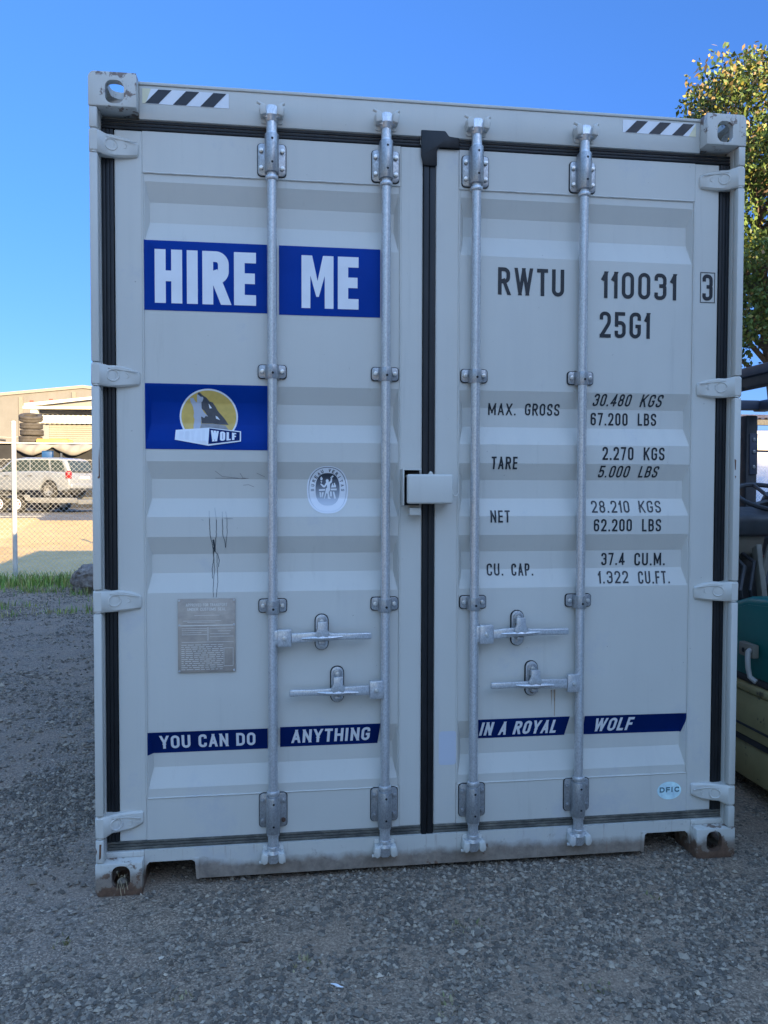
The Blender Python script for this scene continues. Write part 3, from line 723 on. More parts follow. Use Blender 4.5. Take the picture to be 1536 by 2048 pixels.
for x, sd in RODS:
    d = doors[sd]; mb = MB()
    mb.cyl((x, YR, .19), (x, YR, 2.71), .0172, M['galv'], n=28)
    mb.cyl((x, YR, 2.71), (x, YR, 2.735), .0245, M['galv'], r1=.0195, n=24); mb.cyl((x, YR, 2.735), (x, YR, 2.782), .0195, M['galv'], r1=.018, n=24)
    mb.cyl((x, YR, 2.566), (x, YR, 2.580), .0235, M['galv'], n=24, bev=.003)
    mb.cyl((x, YR, .328), (x, YR, .342), .0235, M['galv'], n=24, bev=.003)
    mb.cyl((x, YR, .190), (x, YR, .176), .0245, M['galv'], r1=.023, n=24); mb.cyl((x, YR, .18), (x, YR, .132), .0195, M['galv'], n=24)
    mb.cyl((x, YR, .137), (x, YR, .122), .0225, M['galv'], n=24, bev=.002)
    fork(mb, x, 2.772, True); fork(mb, x, .130, False)
    mb.build('lock_rod', d)
    bracket_big(x, 2.588, 2.702, d, False); bracket_big(x, .200, .325, d, True)
    bracket_small(x, 1.882, d); bracket_small(x, 1.024, d)
    keeper(x, 2.770, True, box); lab(keeper(x, .134, False, box), 'muddy lower cam keeper')

# handles
def handle(rx, hx0, hx1, hz0, hz1, tip, zt, px, pz0, pz1, parent, rusty=False):
    mb = MB(); sg = 1 if tip > hx0 else -1; hm = (hz0+hz1)/2
    mb.box(hx0, hx1, .008, .030, hz0, hz1, M['galv'], .004)
    mb.box(min(rx, (hx0+hx1)/2), max(rx, (hx0+hx1)/2), .018, .036, hz0+.004, hz1-.004, M['galv'], .004)
    bolt(mb, (hx0+hx1)/2, .0085, hm, M['bolt'], .009)
    a_ = hx1 if sg > 0 else hx0
    top = [(a_, hm+.017), (px-sg*.03, zt+.016), (px+sg*.045, zt+.010), (tip-sg*.085, zt+.009), (tip-sg*.004, zt+.010), (tip, zt+.006)]
    bot = [(tip, zt-.012), (tip-sg*.004, zt-.015), (tip-sg*.085, zt-.014), (px+sg*.045, zt-.016), (px-sg*.03, zt-.019), (a_, hm-.019)]
    mb.prism(top+bot, .011, .025, M['galv'], 'xz', .004)
    mb.tube([(px-sg*.075, .010, zt-.006), (px-sg*.03, .006, zt-.004), (px, .004, zt-.004), (px+sg*.04, .007, zt-.004), (px+sg*.075, .011, zt-.002)], [.003, .007, .009, .007, .003], M['galv'], 8)
    mb.build('handle', parent)
    mb = MB()
    mb.prism(rrect(px-.026, px+.026, pz0-.0025, pz1+.0025, .0245, 7), .0572, .0632, M['dark'], 'xz')  # black rim drawing the gap and shadow edge round the retainer
    mb.prism(rrect(px-.0225, px+.0225, pz0, pz1, .0215, 7), .050, .0595, M['galv'], 'xz', .0012)
    mb.prism(rrect(px-.018, px+.018, zt-.004, pz1-.006, .017, 7), .040, .0495, M['galv_dark'], 'xz', .002)
    mb.prism([(px-.027, zt+.010), (px-.017, zt+.028), (px-.017, zt+.055), (px+.017, zt+.055), (px+.017, zt+.028), (px+.027, zt+.010), (px+.012, zt-.012), (px-.012, zt-.012)], -.002, .012, M['galv'], 'xz', .0015)
    mb.prism([(px-.015, zt+.03), (px+.015, zt+.03), (px+.015, zt+.05), (px-.015, zt+.05)], .010, .042, M['galv_dark'], 'xz', .002)
    mb.box(px-.013, px+.013, .010, .050, zt-.032, zt-.018, M['galv_dark'], .002)
    mb.cyl((px+.001, -.0005, zt+.008), (px+.001, .0005, zt+.008), .004, M['dark'], n=10)
    bolt(mb, px, .039, pz1-.024, M['bolt'], .0095); bolt(mb, px, .0495, pz0+.018, M['bolt_rust'] if rusty else M['galv'], .009)
    mb.build('handle_retainer', parent)
handle(-.592, -.575, -.525, .878, .942, -.230, .914, -.412, .858, .988, doors['L'])
handle(-.176, -.237, -.186, .676, .743, -.532, .709, -.354, .660, .791, doors['L'])
handle(.164, .181, .234, .871, .943, .531, .914, .339, .856, .988, doors['R'])
handle(.583, .527, .576, .676, .746, .226, .713, .397, .660, .791, doors['R'], True)

# padlock cover
mb = MB(); mb.box(-.103, .068, -.022, .0, 1.401, 1.510, M['paint'], .008, 3); mb.box(-.100, .065, .0, .050, 1.500, 1.508, M['paint'], .001); mb.box(.058, .066, .0, .0595, 1.403, 1.499, M['paint'], .001)
mb.box(.02, .060, .050, .0595, 1.43, 1.49, M['paint'])
mb.prism([(-.022, 1.5095), (-.004, 1.5095), (-.009, 1.519), (-.015, 1.521)], -.010, .006, M['paint'], 'xz', .001)
mb.tube([(.064, .0, 1.452), (.070, -.002, 1.444), (.073, -.002, 1.434), (.079, -.002, 1.428), (.087, -.002, 1.431), (.092, -.002, 1.440), (.093, -.002, 1.450)], .003, M['paint'], 8)
mb.build('lock_cover', doors['R'])
mb = MB(); mb.box(-.115, -.110, .004, .0595, 1.394, 1.530, M['paint'], .0015); mb.box(-.110, -.046, .004, .0595, 1.525, 1.530, M['paint'], .0015)
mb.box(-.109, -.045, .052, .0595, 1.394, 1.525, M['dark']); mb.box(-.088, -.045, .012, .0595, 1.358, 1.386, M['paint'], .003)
mb.build('lock_bracket', doors['L'])

# ------------------------------------------------------------------ stickers and lettering on the doors
dl, dr = doors['L'], doors['R']
SB = dict(gap=.085, cw=.50)
o = decal('sticker', dl, [(quad(-1.047, -.610, 2.095, 2.344), M['blue'], .0012), (text_polys('HIRE', -1.008, -.650, 2.121, 2.312, .20, **SB), M['white'], .0020)], 'blue sticker with white lettering HIRE')
o = decal('sticker', dl, [(quad(-.567, -.194, 2.092, 2.344), M['blue'], .0012), (text_polys('mE', -.485, -.275, 2.119, 2.311, .20, **SB), M['white'], .0020)], 'blue sticker with white lettering ME')
SS = dict(gap=.12, cw=.50, space=.22)
decal('sticker', dl, [(quad(-1.046, -.612, .483, .566), M['navy'], .0012), (text_polys('YOU CAN DO', -1.003, -.657, .499, .552, .185, **SS), M['white'], .0020)], 'navy strip sticker with white lettering YOU CAN DO')
decal('sticker', dl, [([(0, [(-.566, .487), (-.198, .487), (-.189, .569), (-.566, .569)])], M['navy'], .0012), (text_polys('ANYTHING', -.524, -.227, .501, .556, .185, slant=.05, **SS), M['white'], .0020)], 'navy strip sticker with white lettering ANYTHING')
decal('sticker', dr, [([(0, [(.186, .489), (.543, .489), (.556, .569), (.186, .569)])], M['navy'], .0012), (text_polys('IN A ROYAL', .197, .514, .500, .557, .185, slant=.17, **SS), M['white'], .0020)], 'navy strip sticker with white italic lettering IN A ROYAL')
decal('sticker', dr, [([(0, [(.617, .488), (1.026, .485), (1.045, .564), (.617, .568)])], M['navy'], .0012), (text_polys('WOLF', .657, .826, .499, .556, .185, slant=.17, **SS), M['white'], .0020)], 'navy strip sticker with white italic lettering WOLF')

# logo sticker, traced on the sheet: 1 unit = .000177 m about the disc centre
def zz(*pts): return [(-.822+(x-785)*.0001765, 1.7185-(y-640)*.0001765) for x, y in pts]
disc = ell(-.822, 1.7185, .1045, .0995, 56); disc2 = ell(-.822, 1.7185, .0985, .0935, 56)
body_dark = zz((560,190),(580,155),(610,155),(660,205),(740,255),(800,330),(860,345),(920,430),(960,510),(1000,560),(1080,650),(1140,730),(1185,805),(1000,800),(860,780),(640,780),(625,640),(690,660),(710,625),(770,640),(690,520),(635,470),(635,330))
body_pale = zz((405,265),(475,260),(500,310),(525,350),(545,350),(550,205),(575,195),(625,240),(670,240),(678,270),(655,330),(632,350),(640,480),(690,560),(770,635),(715,630),(690,670),(625,635),(630,720),(625,800),(600,890),(480,900),(475,830),(495,700),(475,640),(485,560),(465,440),(420,350))
hand_gap = zz((485,265),(540,215),(550,250),(548,340),(530,350))
shadow = zz((640,785),(860,785),(1120,820),(1190,910),(900,890),(610,890),(625,800))
hi1 = zz((780,370),(850,465),(800,472)); hi2 = zz((920,620),(960,640),(1012,708),(930,678))
boxl = zz((120,925),(785,870),(785,1250),(108,1130)); boxr = zz((785,870),(1443,940),(1443,1155),(785,1250))
boxri = zz((795,885),(1418,958),(1418,1135),(782,1215))
def skewtext(s_, x0, x1, y0a, y1a, y0b, y1b, sw):
    out = []
    for li, q in text_polys(s_, 0, 1, 0, .55, sw, gap=.12, cw=.5):
        out.append((li, zz(*[(x0+(x1-x0)*u, (y1a+(y1b-y1a)*u)*(1-v/.55)+(y0a+(y0b-y0a)*u)*(v/.55)) for u, v in q])))
    return out
decal('sticker', dl, [
    ([(0, [(-1.044, 1.598), (-.610, 1.596), (-.610, 1.832), (-1.046, 1.834)])], M['blue'], .0012), ([(0, disc)], M['white'], .0018), ([(0, disc2)], M['gold'], .0023),
    ([(0, shadow)], M['logo_shadow'], .0027), ([(0, body_dark)], M['logo_grey'], .0031), ([(0, body_pale)], M['logo_pale'], .0035), ([(0, hand_gap)], M['gold'], .0039), ([(0, hi1), (1, hi2)], M['white'], .0039),
    ([(0, boxl), (1, boxr)], M['white'], .0043), ([(0, boxri)], M['navy'], .0049),
    (skewtext('ROYAL', 190, 730, 950, 1110, 920, 1180, .175), M['ghost'], .0049), (skewtext('WOLF', 830, 1345, 925, 1165, 980, 1120, .175), M['white'], .0055)],
    'blue sticker with wolf howling on a yellow disc and lettering WOLF')

# oval inspection seal
cx, cz = -.388, 1.4515
E0 = ell(cx, cz, .077, .0885, 56, 2.35); E1 = ell(cx, cz+.001, .0708, .0835, 56, 2.35); E2 = ell(cx, cz+.001, .0688, .0815, 56, 2.35); E3 = ell(cx, cz+.002, .0450, .0605, 48, 2.5)
seal_txt = []
word = 'BUREAU VERITAS'
for i, ch in enumerate(word):
    if ch == ' ': continue
    ang = R(183-186*i/(len(word)-1)); er, ez = .0565, .0705
    px_, pz_ = cx+er*math.cos(ang), cz+.003+ez*math.sin(ang)*(.99); nx, nz = math.cos(ang)/er, math.sin(ang)/ez; k = math.hypot(nx, nz); nx, nz = nx/k, nz/k
    for li, q in text_polys(ch, -.0042 if ch != 'I' else -.001, .0042 if ch != 'I' else .001, -.006, .006, .20, cw=.7):
        seal_txt.append((li, [(px_+u*nz+v*nx, pz_-u*nx+v*nz) for u, v in q]))
def sz(*pts): return [(cx+(x-775)*.0001335, cz-(y-835)*.0001335) for x, y in pts]
fig = [ell(cx+(765-775)*.0001335, cz-(585-835)*.0001335, .0056, .0066, 16)]+[sz(*p) for p in (
    [(735,620),(800,620),(850,590),(865,520),(850,480),(880,470),(905,540),(895,620),(845,665),(840,740),(850,840),(805,900),(830,1040),(870,1085),(780,1080),(775,950),(740,930),(700,1070),(670,1090),(690,1000),(730,800),(760,770),(755,690),(690,770),(640,760),(570,680),(590,655),(680,720)],
    [(870,470),(910,430),(945,455),(905,500)], [(600,460),(640,520),(615,575),(575,560),(570,500)], [(575,595),(625,595),(605,645)],
    [(530,820),(705,808),(700,860),(535,868)], [(865,800),(1030,797),(1030,850),(865,850)],
    [(545,900),(590,905),(595,1040),(565,1050)], [(615,905),(670,905),(650,980),(630,1050),(605,1040)], [(840,880),(890,880),(895,1020),(845,1020)],
    [(920,890),(960,880),(1010,1080),(960,1090)], [(870,770),(1010,765),(1010,680),(985,700),(985,640),(950,640),(950,720),(925,700),(925,640),(895,680)])]
decal('sticker', dl, [([(0, E0)], M['white'], .0012), (ring(E1, E2), M['seal'], .0017), (seal_txt, M['seal'], .0017), ([(0, E3)], M['seal'], .0017), ([(i, p) for i, p in enumerate(fig)], M['white'], .0024)],
      'white oval seal sticker lettered BUREAU VERITAS')
# small foil sticker
decal('sticker', dr, [([(0, ell(.9705, .2565, .0505, .036, 40))], M['holo'], .0012), (text_polys('DFIC', .930, 1.012, .250, .271, .23, gap=.2, cw=.72), M['teal_print'], .0018)], 'pale blue oval foil sticker lettered DFIC')
decal('patch', dr, [([(0, rrect(.035, .103, .40, .53, .012))], flat('pale_touch_up', (.50, .53, .60), .4, 0, .03), .0008)], 'paler touched up paint patch')

LT = dict(gap=.14, cw=.46)
def word_(t, x0, x1, z0, z1, sl=0, sw=.142, cw=.46, parent=None):
    decal('lettering', parent or dr, [(text_polys(t, x0, x1, z0, z1, sw, gap=.15, cw=cw, slant=sl), M['black'], .0012)], 'black lettering '+t)
word_('RWTU', .256, .517, 2.193, 2.296, sw=.140); word_('110031', .668, .973, 2.194, 2.296, sw=.140); word_('25G1', .661, .866, 2.042, 2.142, sw=.140)
o = decal('lettering', dr, [(text_polys('3', 1.080, 1.123, 2.197, 2.299, .140), M['black'], .0012),
    (ring([(1.0705, 2.188), (1.1325, 2.188), (1.1325, 2.307), (1.0705, 2.307)], [(1.0735, 2.191), (1.1295, 2.191), (1.1295, 2.304), (1.0735, 2.304)]), M['black'], .0012)], 'black boxed check digit 3')
for t, x0, x1, z0, z1, sl in [('MAX.', .227, .337, 1.7395, 1.784, 0), ('GROSS', .373, .511, 1.740, 1.785, 0), ('30.480', .641, .801, 1.7795, 1.8255, .16), ('KGS', .835, .931, 1.7785, 1.826, .16),
    ('67.200', .638, .790, 1.705, 1.754, 0), ('LBS', .832, .9085, 1.706, 1.754, 0), ('TARE', .236, .338, 1.5315, 1.5795, 0), ('2.270', .678, .805, 1.5695, 1.6205, 0), ('KGS', .847, .9335, 1.5695, 1.6195, 0),
    ('5.000', .666, .798, 1.5015, 1.5475, .16), ('LBS', .832, .917, 1.502, 1.5465, .16), ('NET', .233, .310, 1.3275, 1.374, 0), ('28.210', .640, .796, 1.364, 1.411, 0), ('KGS', .835, .9265, 1.364, 1.4105, 0),
    ('62.200', .646, .802, 1.2915, 1.3395, 0), ('LBS', .844, .923, 1.2905, 1.339, 0), ('CU.', .225, .290, 1.122, 1.1685, 0), ('CAP.', .323, .409, 1.1205, 1.1675, 0),
    ('37.4', .688, .784, 1.157, 1.2055, 0), ('CU.M.', .825, .953, 1.154, 1.204, 0), ('1.322', .669, .796, 1.087, 1.134, .06), ('CU.FT.', .834, .968, 1.084, 1.132, .06)]:
    word_(t, x0, x1, z0, z1, sl)

# data plate
mb = MB(); mb.box(-.934, -.728, .0555, .0625, .784, 1.054, M['plate'], .0015)
for x in (-.929, -.733):
    for z in (.790, .958, 1.048): mb.cyl((x, .0555, z), (x, .0535, z), .004, M['galv'], n=10)
mb.box(-.933, -.729, .0547, .0554, .9545, .9575, M['plate_text'])
pt = text_polys('APPROVED FOR TRANSPORT', -.905, -.757, 1.026, 1.037, .15, cw=.6, space=.3)+text_polys('UNDER CUSTOMS SEAL', -.900, -.762, 1.010, 1.021, .15, cw=.6, space=.3)
for li, q in pt:
    b = bmesh.new(); b.faces.new([b.verts.new((p[0], .0551-.0001*li, p[1])) for p in q]); mb.add(b, M['plate_text'])
rng = random.Random(5)
def hl(x0, x1, z, t=.0012): mb.box(x0, x1, .0549, .0554, z-t/2, z+t/2, M['plate_text'])
for z, x0, x1 in ((.993, -.875, -.785), (.973, -.915, -.78), (.968, -.90, -.80), (.945, -.92, -.83), (.938, -.92, -.83), (.930, -.92, -.85), (.923, -.92, -.83), (.945, -.82, -.735), (.935, -.79, -.745), (.925, -.82, -.75), (.915, -.82, -.735), (.895, -.92, -.735)):
    hl(x0, x1, z)
for k in range(13):
    z = .885-.0075*k; x = -.922
    while x < -.775: l_ = rng.uniform(.008, .025); hl(x, min(x+l_, -.772), z, .0018); x += l_+.005
for x0, x1, z0, z1 in ((-.770, -.737, .806, .872), (-.829, -.826, .90, .95)):
    mb.box(x0, x0+.001, .0549, .0554, z0, z1, M['plate_text']); mb.box(x1, x1+.001, .0549, .0554, z0, z1, M['plate_text'])
hl(-.770, -.737, .872); hl(-.770, -.737, .806)
lab(mb.build('data_plate', dl), 'metal plate lettered APPROVED FOR TRANSPORT UNDER CUSTOMS SEAL')

# drips, scratches and rust streaks on the sheet
def dz(*pts): return [(-.938+(x-285)*.000352*1.0, 1.056-(y-1005)*.000352) for x, y in pts]
def drip(pts, w0, seed, jit=2.2):
    r_ = random.Random(seed); P = []
    for i in range(len(pts)-1):
        a_, b_ = pts[i], pts[i+1]; n = max(1, int(abs(b_[1]-a_[1])/14))
        for k in range(n): t = k/n; P.append((a_[0]+(b_[0]-a_[0])*t+r_.uniform(-jit, jit), a_[1]+(b_[1]-a_[1])*t))
    P.append(pts[-1]); return line_polys(dz(*P), w0)
ink = []
for i, (pts, w_) in enumerate([([(620,180),(625,340),(635,400),(650,480),(655,600),(640,720),(645,810)], .0022), ([(690,190),(690,340),(680,420),(665,520),(700,560),(715,620),(705,690)], .0020), ([(655,480),(660,640),(665,720),(655,850),(655,1000)], .0016),
    ([(690,560),(692,700),(700,850),(685,1000)], .0016), ([(752,180),(755,340),(775,430),(782,490)], .0018), ([(797,180),(800,340),(790,420),(782,480)], .0014), ([(655,400),(668,470),(668,530)], .0065)]):
    ink += [(i, q) for _, q in drip(pts, w_, i)]
faint = []
for i, pts in enumerate([[(615,100),(620,180)], [(672,70),(690,190)], [(750,110),(752,180)], [(785,110),(798,180)], [(540,190),(560,200)], [(770,178),(860,182)]]):
    faint += [(i, q) for _, q in drip(pts, .0014, 40+i, 1)]
decal('drip_stain', dl, [(ink, M['ink'], .0008), (faint, M['faint'], .0008)], 'dried black drips running down to the data plate')
def lp(x): return line_polys(x, .0013)
scr = [[(-.80, 1.520), (-.775, 1.500), (-.70, 1.492)], [(-.80, 1.494), (-.75, 1.493), (-.69, 1.493)], [(-.71, 1.512), (-.70, 1.495), (-.68, 1.493)], [(-.70, 1.468), (-.68, 1.470), (-.66, 1.462)], [(-.65, 1.513), (-.62, 1.499)]]
M['scuff'] = flat('scuff_mark', (.16, .13, .13), .6)
for pts in scr: decal('scratch', dl, [([(i, q) for i, (_, q) in enumerate(lp(pts))], M['scuff'], .0006)], 'thin dark scratch')
st = [(0, [(.478, .676), (.4825, .676), (.4815, .60)]), (1, [(.491, .676), (.4965, .676), (.4955, .62), (.4945, .572), (.4925, .572), (.4925, .62)]), (2, [(.486, .676), (.4885, .676), (.4875, .63)])]
decal('rust_streak', dr, [(st, M['rustdrip'], .0006)], 'rust streak below the lower handle')

for sx, pts in ((1, [(1.1925, 1.575), (1.199, 1.57), (1.198, 1.535), (1.194, 1.53)]), (1, [(1.194, 1.51), (1.200, 1.508), (1.197, 1.497)]), (-1, [(-1.197, .19), (-1.204, .19), (-1.206, .135), (-1.199, .14)]), (-1, [(-1.2165, .178), (-1.212, .165), (-1.216, .15)]), (-1, [(-1.192, 1.60), (-1.1945, 1.56), (-1.1945, 1.50), (-1.199, 1.495), (-1.1975, 1.49), (-1.1905, 1.492), (-1.1915, 1.56)])):
    o = decal('rust_spot', box, [([(0, pts)], flat('rust_patch', (.15, .07, .04), .8, 0, .4, 90), .0005)], conform=False); o.location.y = .002

# ------------------------------------------------------------------ dry straw in the bottom corner casting and scrap on the ground
M['straw'] = flat('dry_straw', (.42, .33, .20), .8, 0, .2, 60)
mb = MB(); rs = random.Random(3)
mb.lathe([(.001, .012), (.014, .008), (.018, 0), (.014, -.008), (.001, -.012)], flat('dirt_clod', (.16, .13, .10), .9, 0, .3, 90), Matrix.Translation((-1.128, .012, .048)), 10)
for k in range(9):
    x = -1.130+rs.uniform(-.012, .012); z = .050+rs.uniform(-.012, .014)
    e = (x+rs.uniform(-.022, .022), rs.uniform(-.03, -.006), rs.uniform(.004, .045) if k < 5 else .05+rs.uniform(.01, .045))
    mb.tube([(x, .02, z), ((x+e[0])/2, -.008, max(z, e[2])+.004), e], .0009, M['straw'], 4)
tag(mb.build('dry_straw'), 'dry straw and dirt poking out of the bottom left corner casting', 'straw')
mb = MB(); mb.tube([(-.405+.018*t, -.62-.010*math.sin(t*1.6)+.0, .006) for t in [k/6 for k in range(-6, 7)]], [.0008+.0035*(1-abs(k)/6.5) for k in range(-6, 7)], M['white'], 6)
tag(mb.build('wood_shaving'), 'small white curled shaving lying on the gravel', 'scrap')

# ------------------------------------------------------------------ forklift beside the container
FKX0, FKX1 = 1.62, 2.62
M['cream'] = paint_c = flat('old_cream_paint', (.30, .265, .15), .5, 0, .3, 6, .4, .1)
a = NT('chipped_cream_paint', (.3, .26, .15), .55)
c = a.ramp(a.noise(5, 5), [(.3, (.29, .24, .11)), (.7, (.39, .33, .16))]); c = a.mix(a.ramp(a.noise(11, 7, .72), [(.57, 0), (.62, .9)]), c, (.06, .045, .035)); a.color(c); M['cream'] = a.m
M['fk_dark'] = flat('forklift_dark_steel', (.035, .035, .04), .6, 0, .3, 9)
M['fk_blue'] = flat('guard_blue_grey_paint', (.05, .06, .09), .45, 0, .2, 6)
M['teal'] = flat('teal_green_paint', (.0, .125, .115), .4, 0, .1, 3, .25)
M['plastic_dark'] = flat('dark_grey_plastic', (.06, .06, .065), .55, 0, .15, 12)
M['beige'] = flat('beige_plastic', (.20, .18, .145), .6, 0, .1, 10)
M['tyre'] = flat('tyre_rubber', (.03, .03, .031), .8, 0, .25, 14, .3, .3)
M['red'] = flat('red_paint', (.35, .015, .02), .45)
fk = thing('forklift', 'old cream and teal forklift parked close beside the container', 'forklift', (2.12, 1.0, 0))
FI = Matrix.Translation((-2.12, -1.0, 0))
def fpart(mb, name, label=None, smooth=35, parent=None):
    bmesh.ops.transform(mb.bm, matrix=FI, verts=mb.bm.verts); o = mb.build(name, parent or fk, smooth)
    if label: lab(o, label)
    return o
mb = MB()
mb.box(1.62, 2.62, -.55, 2.0, .285, .50, M['cream'], .012); mb.box(1.612, 2.628, -.56, 2.01, .502, .535, M['cream'], .008); mb.box(1.63, 2.61, -.54, 1.99, .255, .284, M['fk_dark'])
mb.box(1.635, 2.605, -.54, 1.2, .075, .254, M['cream'], .02); mb.box(1.615, 2.62, .28, 1.9, .335, .345, M['fk_dark']); mb.box(1.64, 2.6, -.5, 1.95, .536, .575, M['fk_dark'], .01)
fpart(mb, 'chassis', 'chipped cream paint chassis')
mb = MB(); mb.prism([(1.62, .30), (1.62, .95), (1.75, 1.05), (2.49, 1.05), (2.62, .95), (2.62, .30)], -.85, -.562, M['cream'], 'xz', .04, 3); fpart(mb, 'counterweight')
# rounded battery hood
hood = [(-.50, .576), (-.50, .80), (-.42, .90), (-.25, .952), (.35, .965), (.62, .945), (.80, .89), (.93, .80), (.99, .70), (1.0, .576)]
mb = MB(); mb.prism(hood, 1.640, 2.60, M['teal'], 'yz', .035, 3); mb.prism([(-.46, .576), (-.46, .79), (-.38, .87), (-.23, .918), (.35, .93), (.60, .91), (.76, .86), (.88, .78), (.93, .70), (.94, .576)], 1.634, 1.6405, M['teal'], 'yz', .003); fpart(mb, 'battery_hood')
mb = MB(); mb.box(1.600, 1.632, .50, .615, .672, .735, M['beige'], .005)
for y in (.575, .545): mb.cyl((1.5995, y, .700), (1.598, y, .700), .011, M['dark'], n=14)
mb.tube([(1.60, .522, .708), (1.580, .505, .705), (1.575, .50, .68), (1.578, .50, .63), (1.585, .495, .59), (1.60, .47, .572)], .012, flat('pale_cable', (.42, .40, .38), .5), 8)
fpart(mb, 'battery_connector', 'pale socket box with white cable')
mb = MB(); mb.box(1.86, 2.38, -.05, .45, .967, 1.07, M['fk_dark'], .04, 3); mb.box(1.88, 2.36, -.12, .0, 1.071, 1.55, M['fk_dark'], .045, 3); fpart(mb, 'seat')
mb = MB(); mb.box(1.64, 2.60, 1.01, 1.98, .536, .60, M['fk_dark'])
mb.prism([(1.50, .601), (1.46, 1.18), (1.62, 1.24), (1.90, 1.22), (1.95, .601)], 1.70, 2.56, M['plastic_dark'], 'yz', .03, 3); fpart(mb, 'dashboard')
mb = MB(); mb.prism([(1.31, 1.08), (1.28, 1.20), (1.46, 1.26), (1.458, 1.03)], 1.80, 2.17, M['beige'], 'yz', .02); mb.prism([(1.25, 1.18), (1.22, 1.30), (1.40, 1.36), (1.458, 1.245)], 1.84, 2.46, M['plastic_dark'], 'yz', .03, 3)
mb.cyl((2.2, 1.38, 1.30), (2.2, 1.30, 1.40), .04, M['plastic_dark']); mb.cyl((1.95, 1.26, 1.27), (1.90, 1.16, 1.33), .022, M['fk_dark'], n=10)
fpart(mb, 'steering_column')
for hx, hz, hr in ((1.98, 1.02, .014), (2.04, 1.05, .011), (2.12, .99, .016)):
    mb = MB(); mb.tube([(hx, 1.34, 1.10), (hx+.02, 1.22, hz), (hx-.03, 1.18, .90), (hx+.05, 1.25, .66)], hr, M['fk_dark'], 8); fpart(mb, 'hose')
mb = MB(); mb.box(1.78, 1.90, 1.18, 1.25, 1.085, 1.17, M['fk_dark'], .012); mb.cyl((1.84, 1.18, 1.13), (1.84, 1.168, 1.13), .02, M['galv_dark'], n=12); fpart(mb, 'switch_box')
mb = MB(); th = R(22)
mb.tube([(2.2+.20*math.cos(t*math.pi/16), 1.28+.20*math.sin(t*math.pi/16)*math.cos(th), 1.405+.20*math.sin(t*math.pi/16)*math.sin(th)) for t in range(32)], .014, M['fk_dark'], 8, True)
for an in (90, 210, 330): mb.tube([(2.2, 1.28, 1.395), (2.2+.19*math.cos(R(an)), 1.28+.19*math.sin(R(an))*math.cos(th), 1.405+.19*math.sin(R(an))*math.sin(th))], .011, M['fk_dark'], 6)
mb.cyl((2.2, 1.285, 1.39), (2.2, 1.27, 1.42), .045, M['fk_dark'], n=16); fpart(mb, 'steering_wheel')
mb = MB()
for dx, z in ((.03, 1.0), (.0, 1.0)):
    pass
mb.prism([(1.10, .60), (1.15, .60), (1.27, 1.12), (1.22, 1.15)], 2.07, 2.105, M['beige'], 'yz', .008); mb.prism([(2.07, .94), (2.105, .94), (2.165, 1.13), (2.13, 1.15)], 1.19, 1.215, M['beige'], 'xz', .006); mb.cyl((2.145, 1.189, 1.10), (2.145, 1.178, 1.10), .02, M['bolt'], n=10); fpart(mb, 'brake_lever')
mb = MB(); mb.box(2.175, 2.42, 1.22, 1.36, 1.02, 1.075, M['red'], .01); mb.box(2.2, 2.4, 1.24, 1.34, .601, 1.02, M['fk_dark']); fpart(mb, 'red_cover')
# overhead guard
for x0, y0, y1 in ((1.64, -.15, -.30), (2.54, -.15, -.30)):
    mb = MB(); mb.tube([(x0+.03, y1, .60), (x0+.03, y0, 1.95)], .032, M['fk_blue'], 8); fpart(mb, 'guard_pillar')
mb = MB(); mb.box(2.50, 2.58, 2.02, 2.14, .60, 1.94, M['fk_dark'], .01); mb.box(2.52, 2.575, 2.012, 2.0195, 1.55, 1.82, M['fk_blue'], .002)
for z in (1.60, 1.70, 1.78): bolt(mb, 2.548, 2.012, z, M['galv_dark'], .012)
fpart(mb, 'guard_pillar')
mb = MB(); mb.box(1.66, 1.72, 1.90, 2.0, .60, 1.935, M['fk_dark'], .01); fpart(mb, 'guard_pillar')
mb = MB(); mb.box(1.615, 1.70, -.32, 2.02, 1.985, 2.03, M['fk_blue'], .008); mb.box(1.63, 1.70, -.31, 2.01, 1.935, 1.9848, M['fk_dark'], .006)
mb.box(2.54, 2.625, -.32, 2.02, 1.962, 2.03, M['fk_blue'], .008); mb.box(1.7005, 2.5395, -.32, -.22, 1.96, 2.03, M['fk_blue'], .006); mb.box(1.7005, 2.5395, 1.94, 2.02, 1.97, 2.03, M['fk_blue'], .006)
for x in (1.88, 2.10, 2.32): mb.box(x, x+.025, -.2195, .60, 1.975, 2.02, M['fk_blue'])
mb.box(1.7005, 2.5395, .601, .64, 1.975, 2.02, M['fk_blue']); fpart(mb, 'overhead_guard')
for x in (1.80, 2.30):
    mb = MB(); mb.box(x, x+.14, 2.06, 2.20, .08, 2.35, M['fk_dark'], .01); fpart(mb, 'mast_rail')
    mb = MB(); mb.box(x-.02, x+.10, 2.32, 3.35, .05, .09, M['fk_dark'], .01); mb.box(x-.02, x+.10, 2.28, 2.319, .05, .70, M['fk_dark'], .006); fpart(mb, 'fork')
for z in (.25, .60, 2.28):
    mb = MB(); mb.box(1.9405, 2.2995, 2.09, 2.17, z, z+.07, M['fk_dark']); fpart(mb, 'mast_crossbar')
for z in (.18, .56):
    mb = MB(); mb.box(1.75, 2.49, 2.2205, 2.279, z, z+.09, M['fk_dark']); fpart(mb, 'fork_carriage')
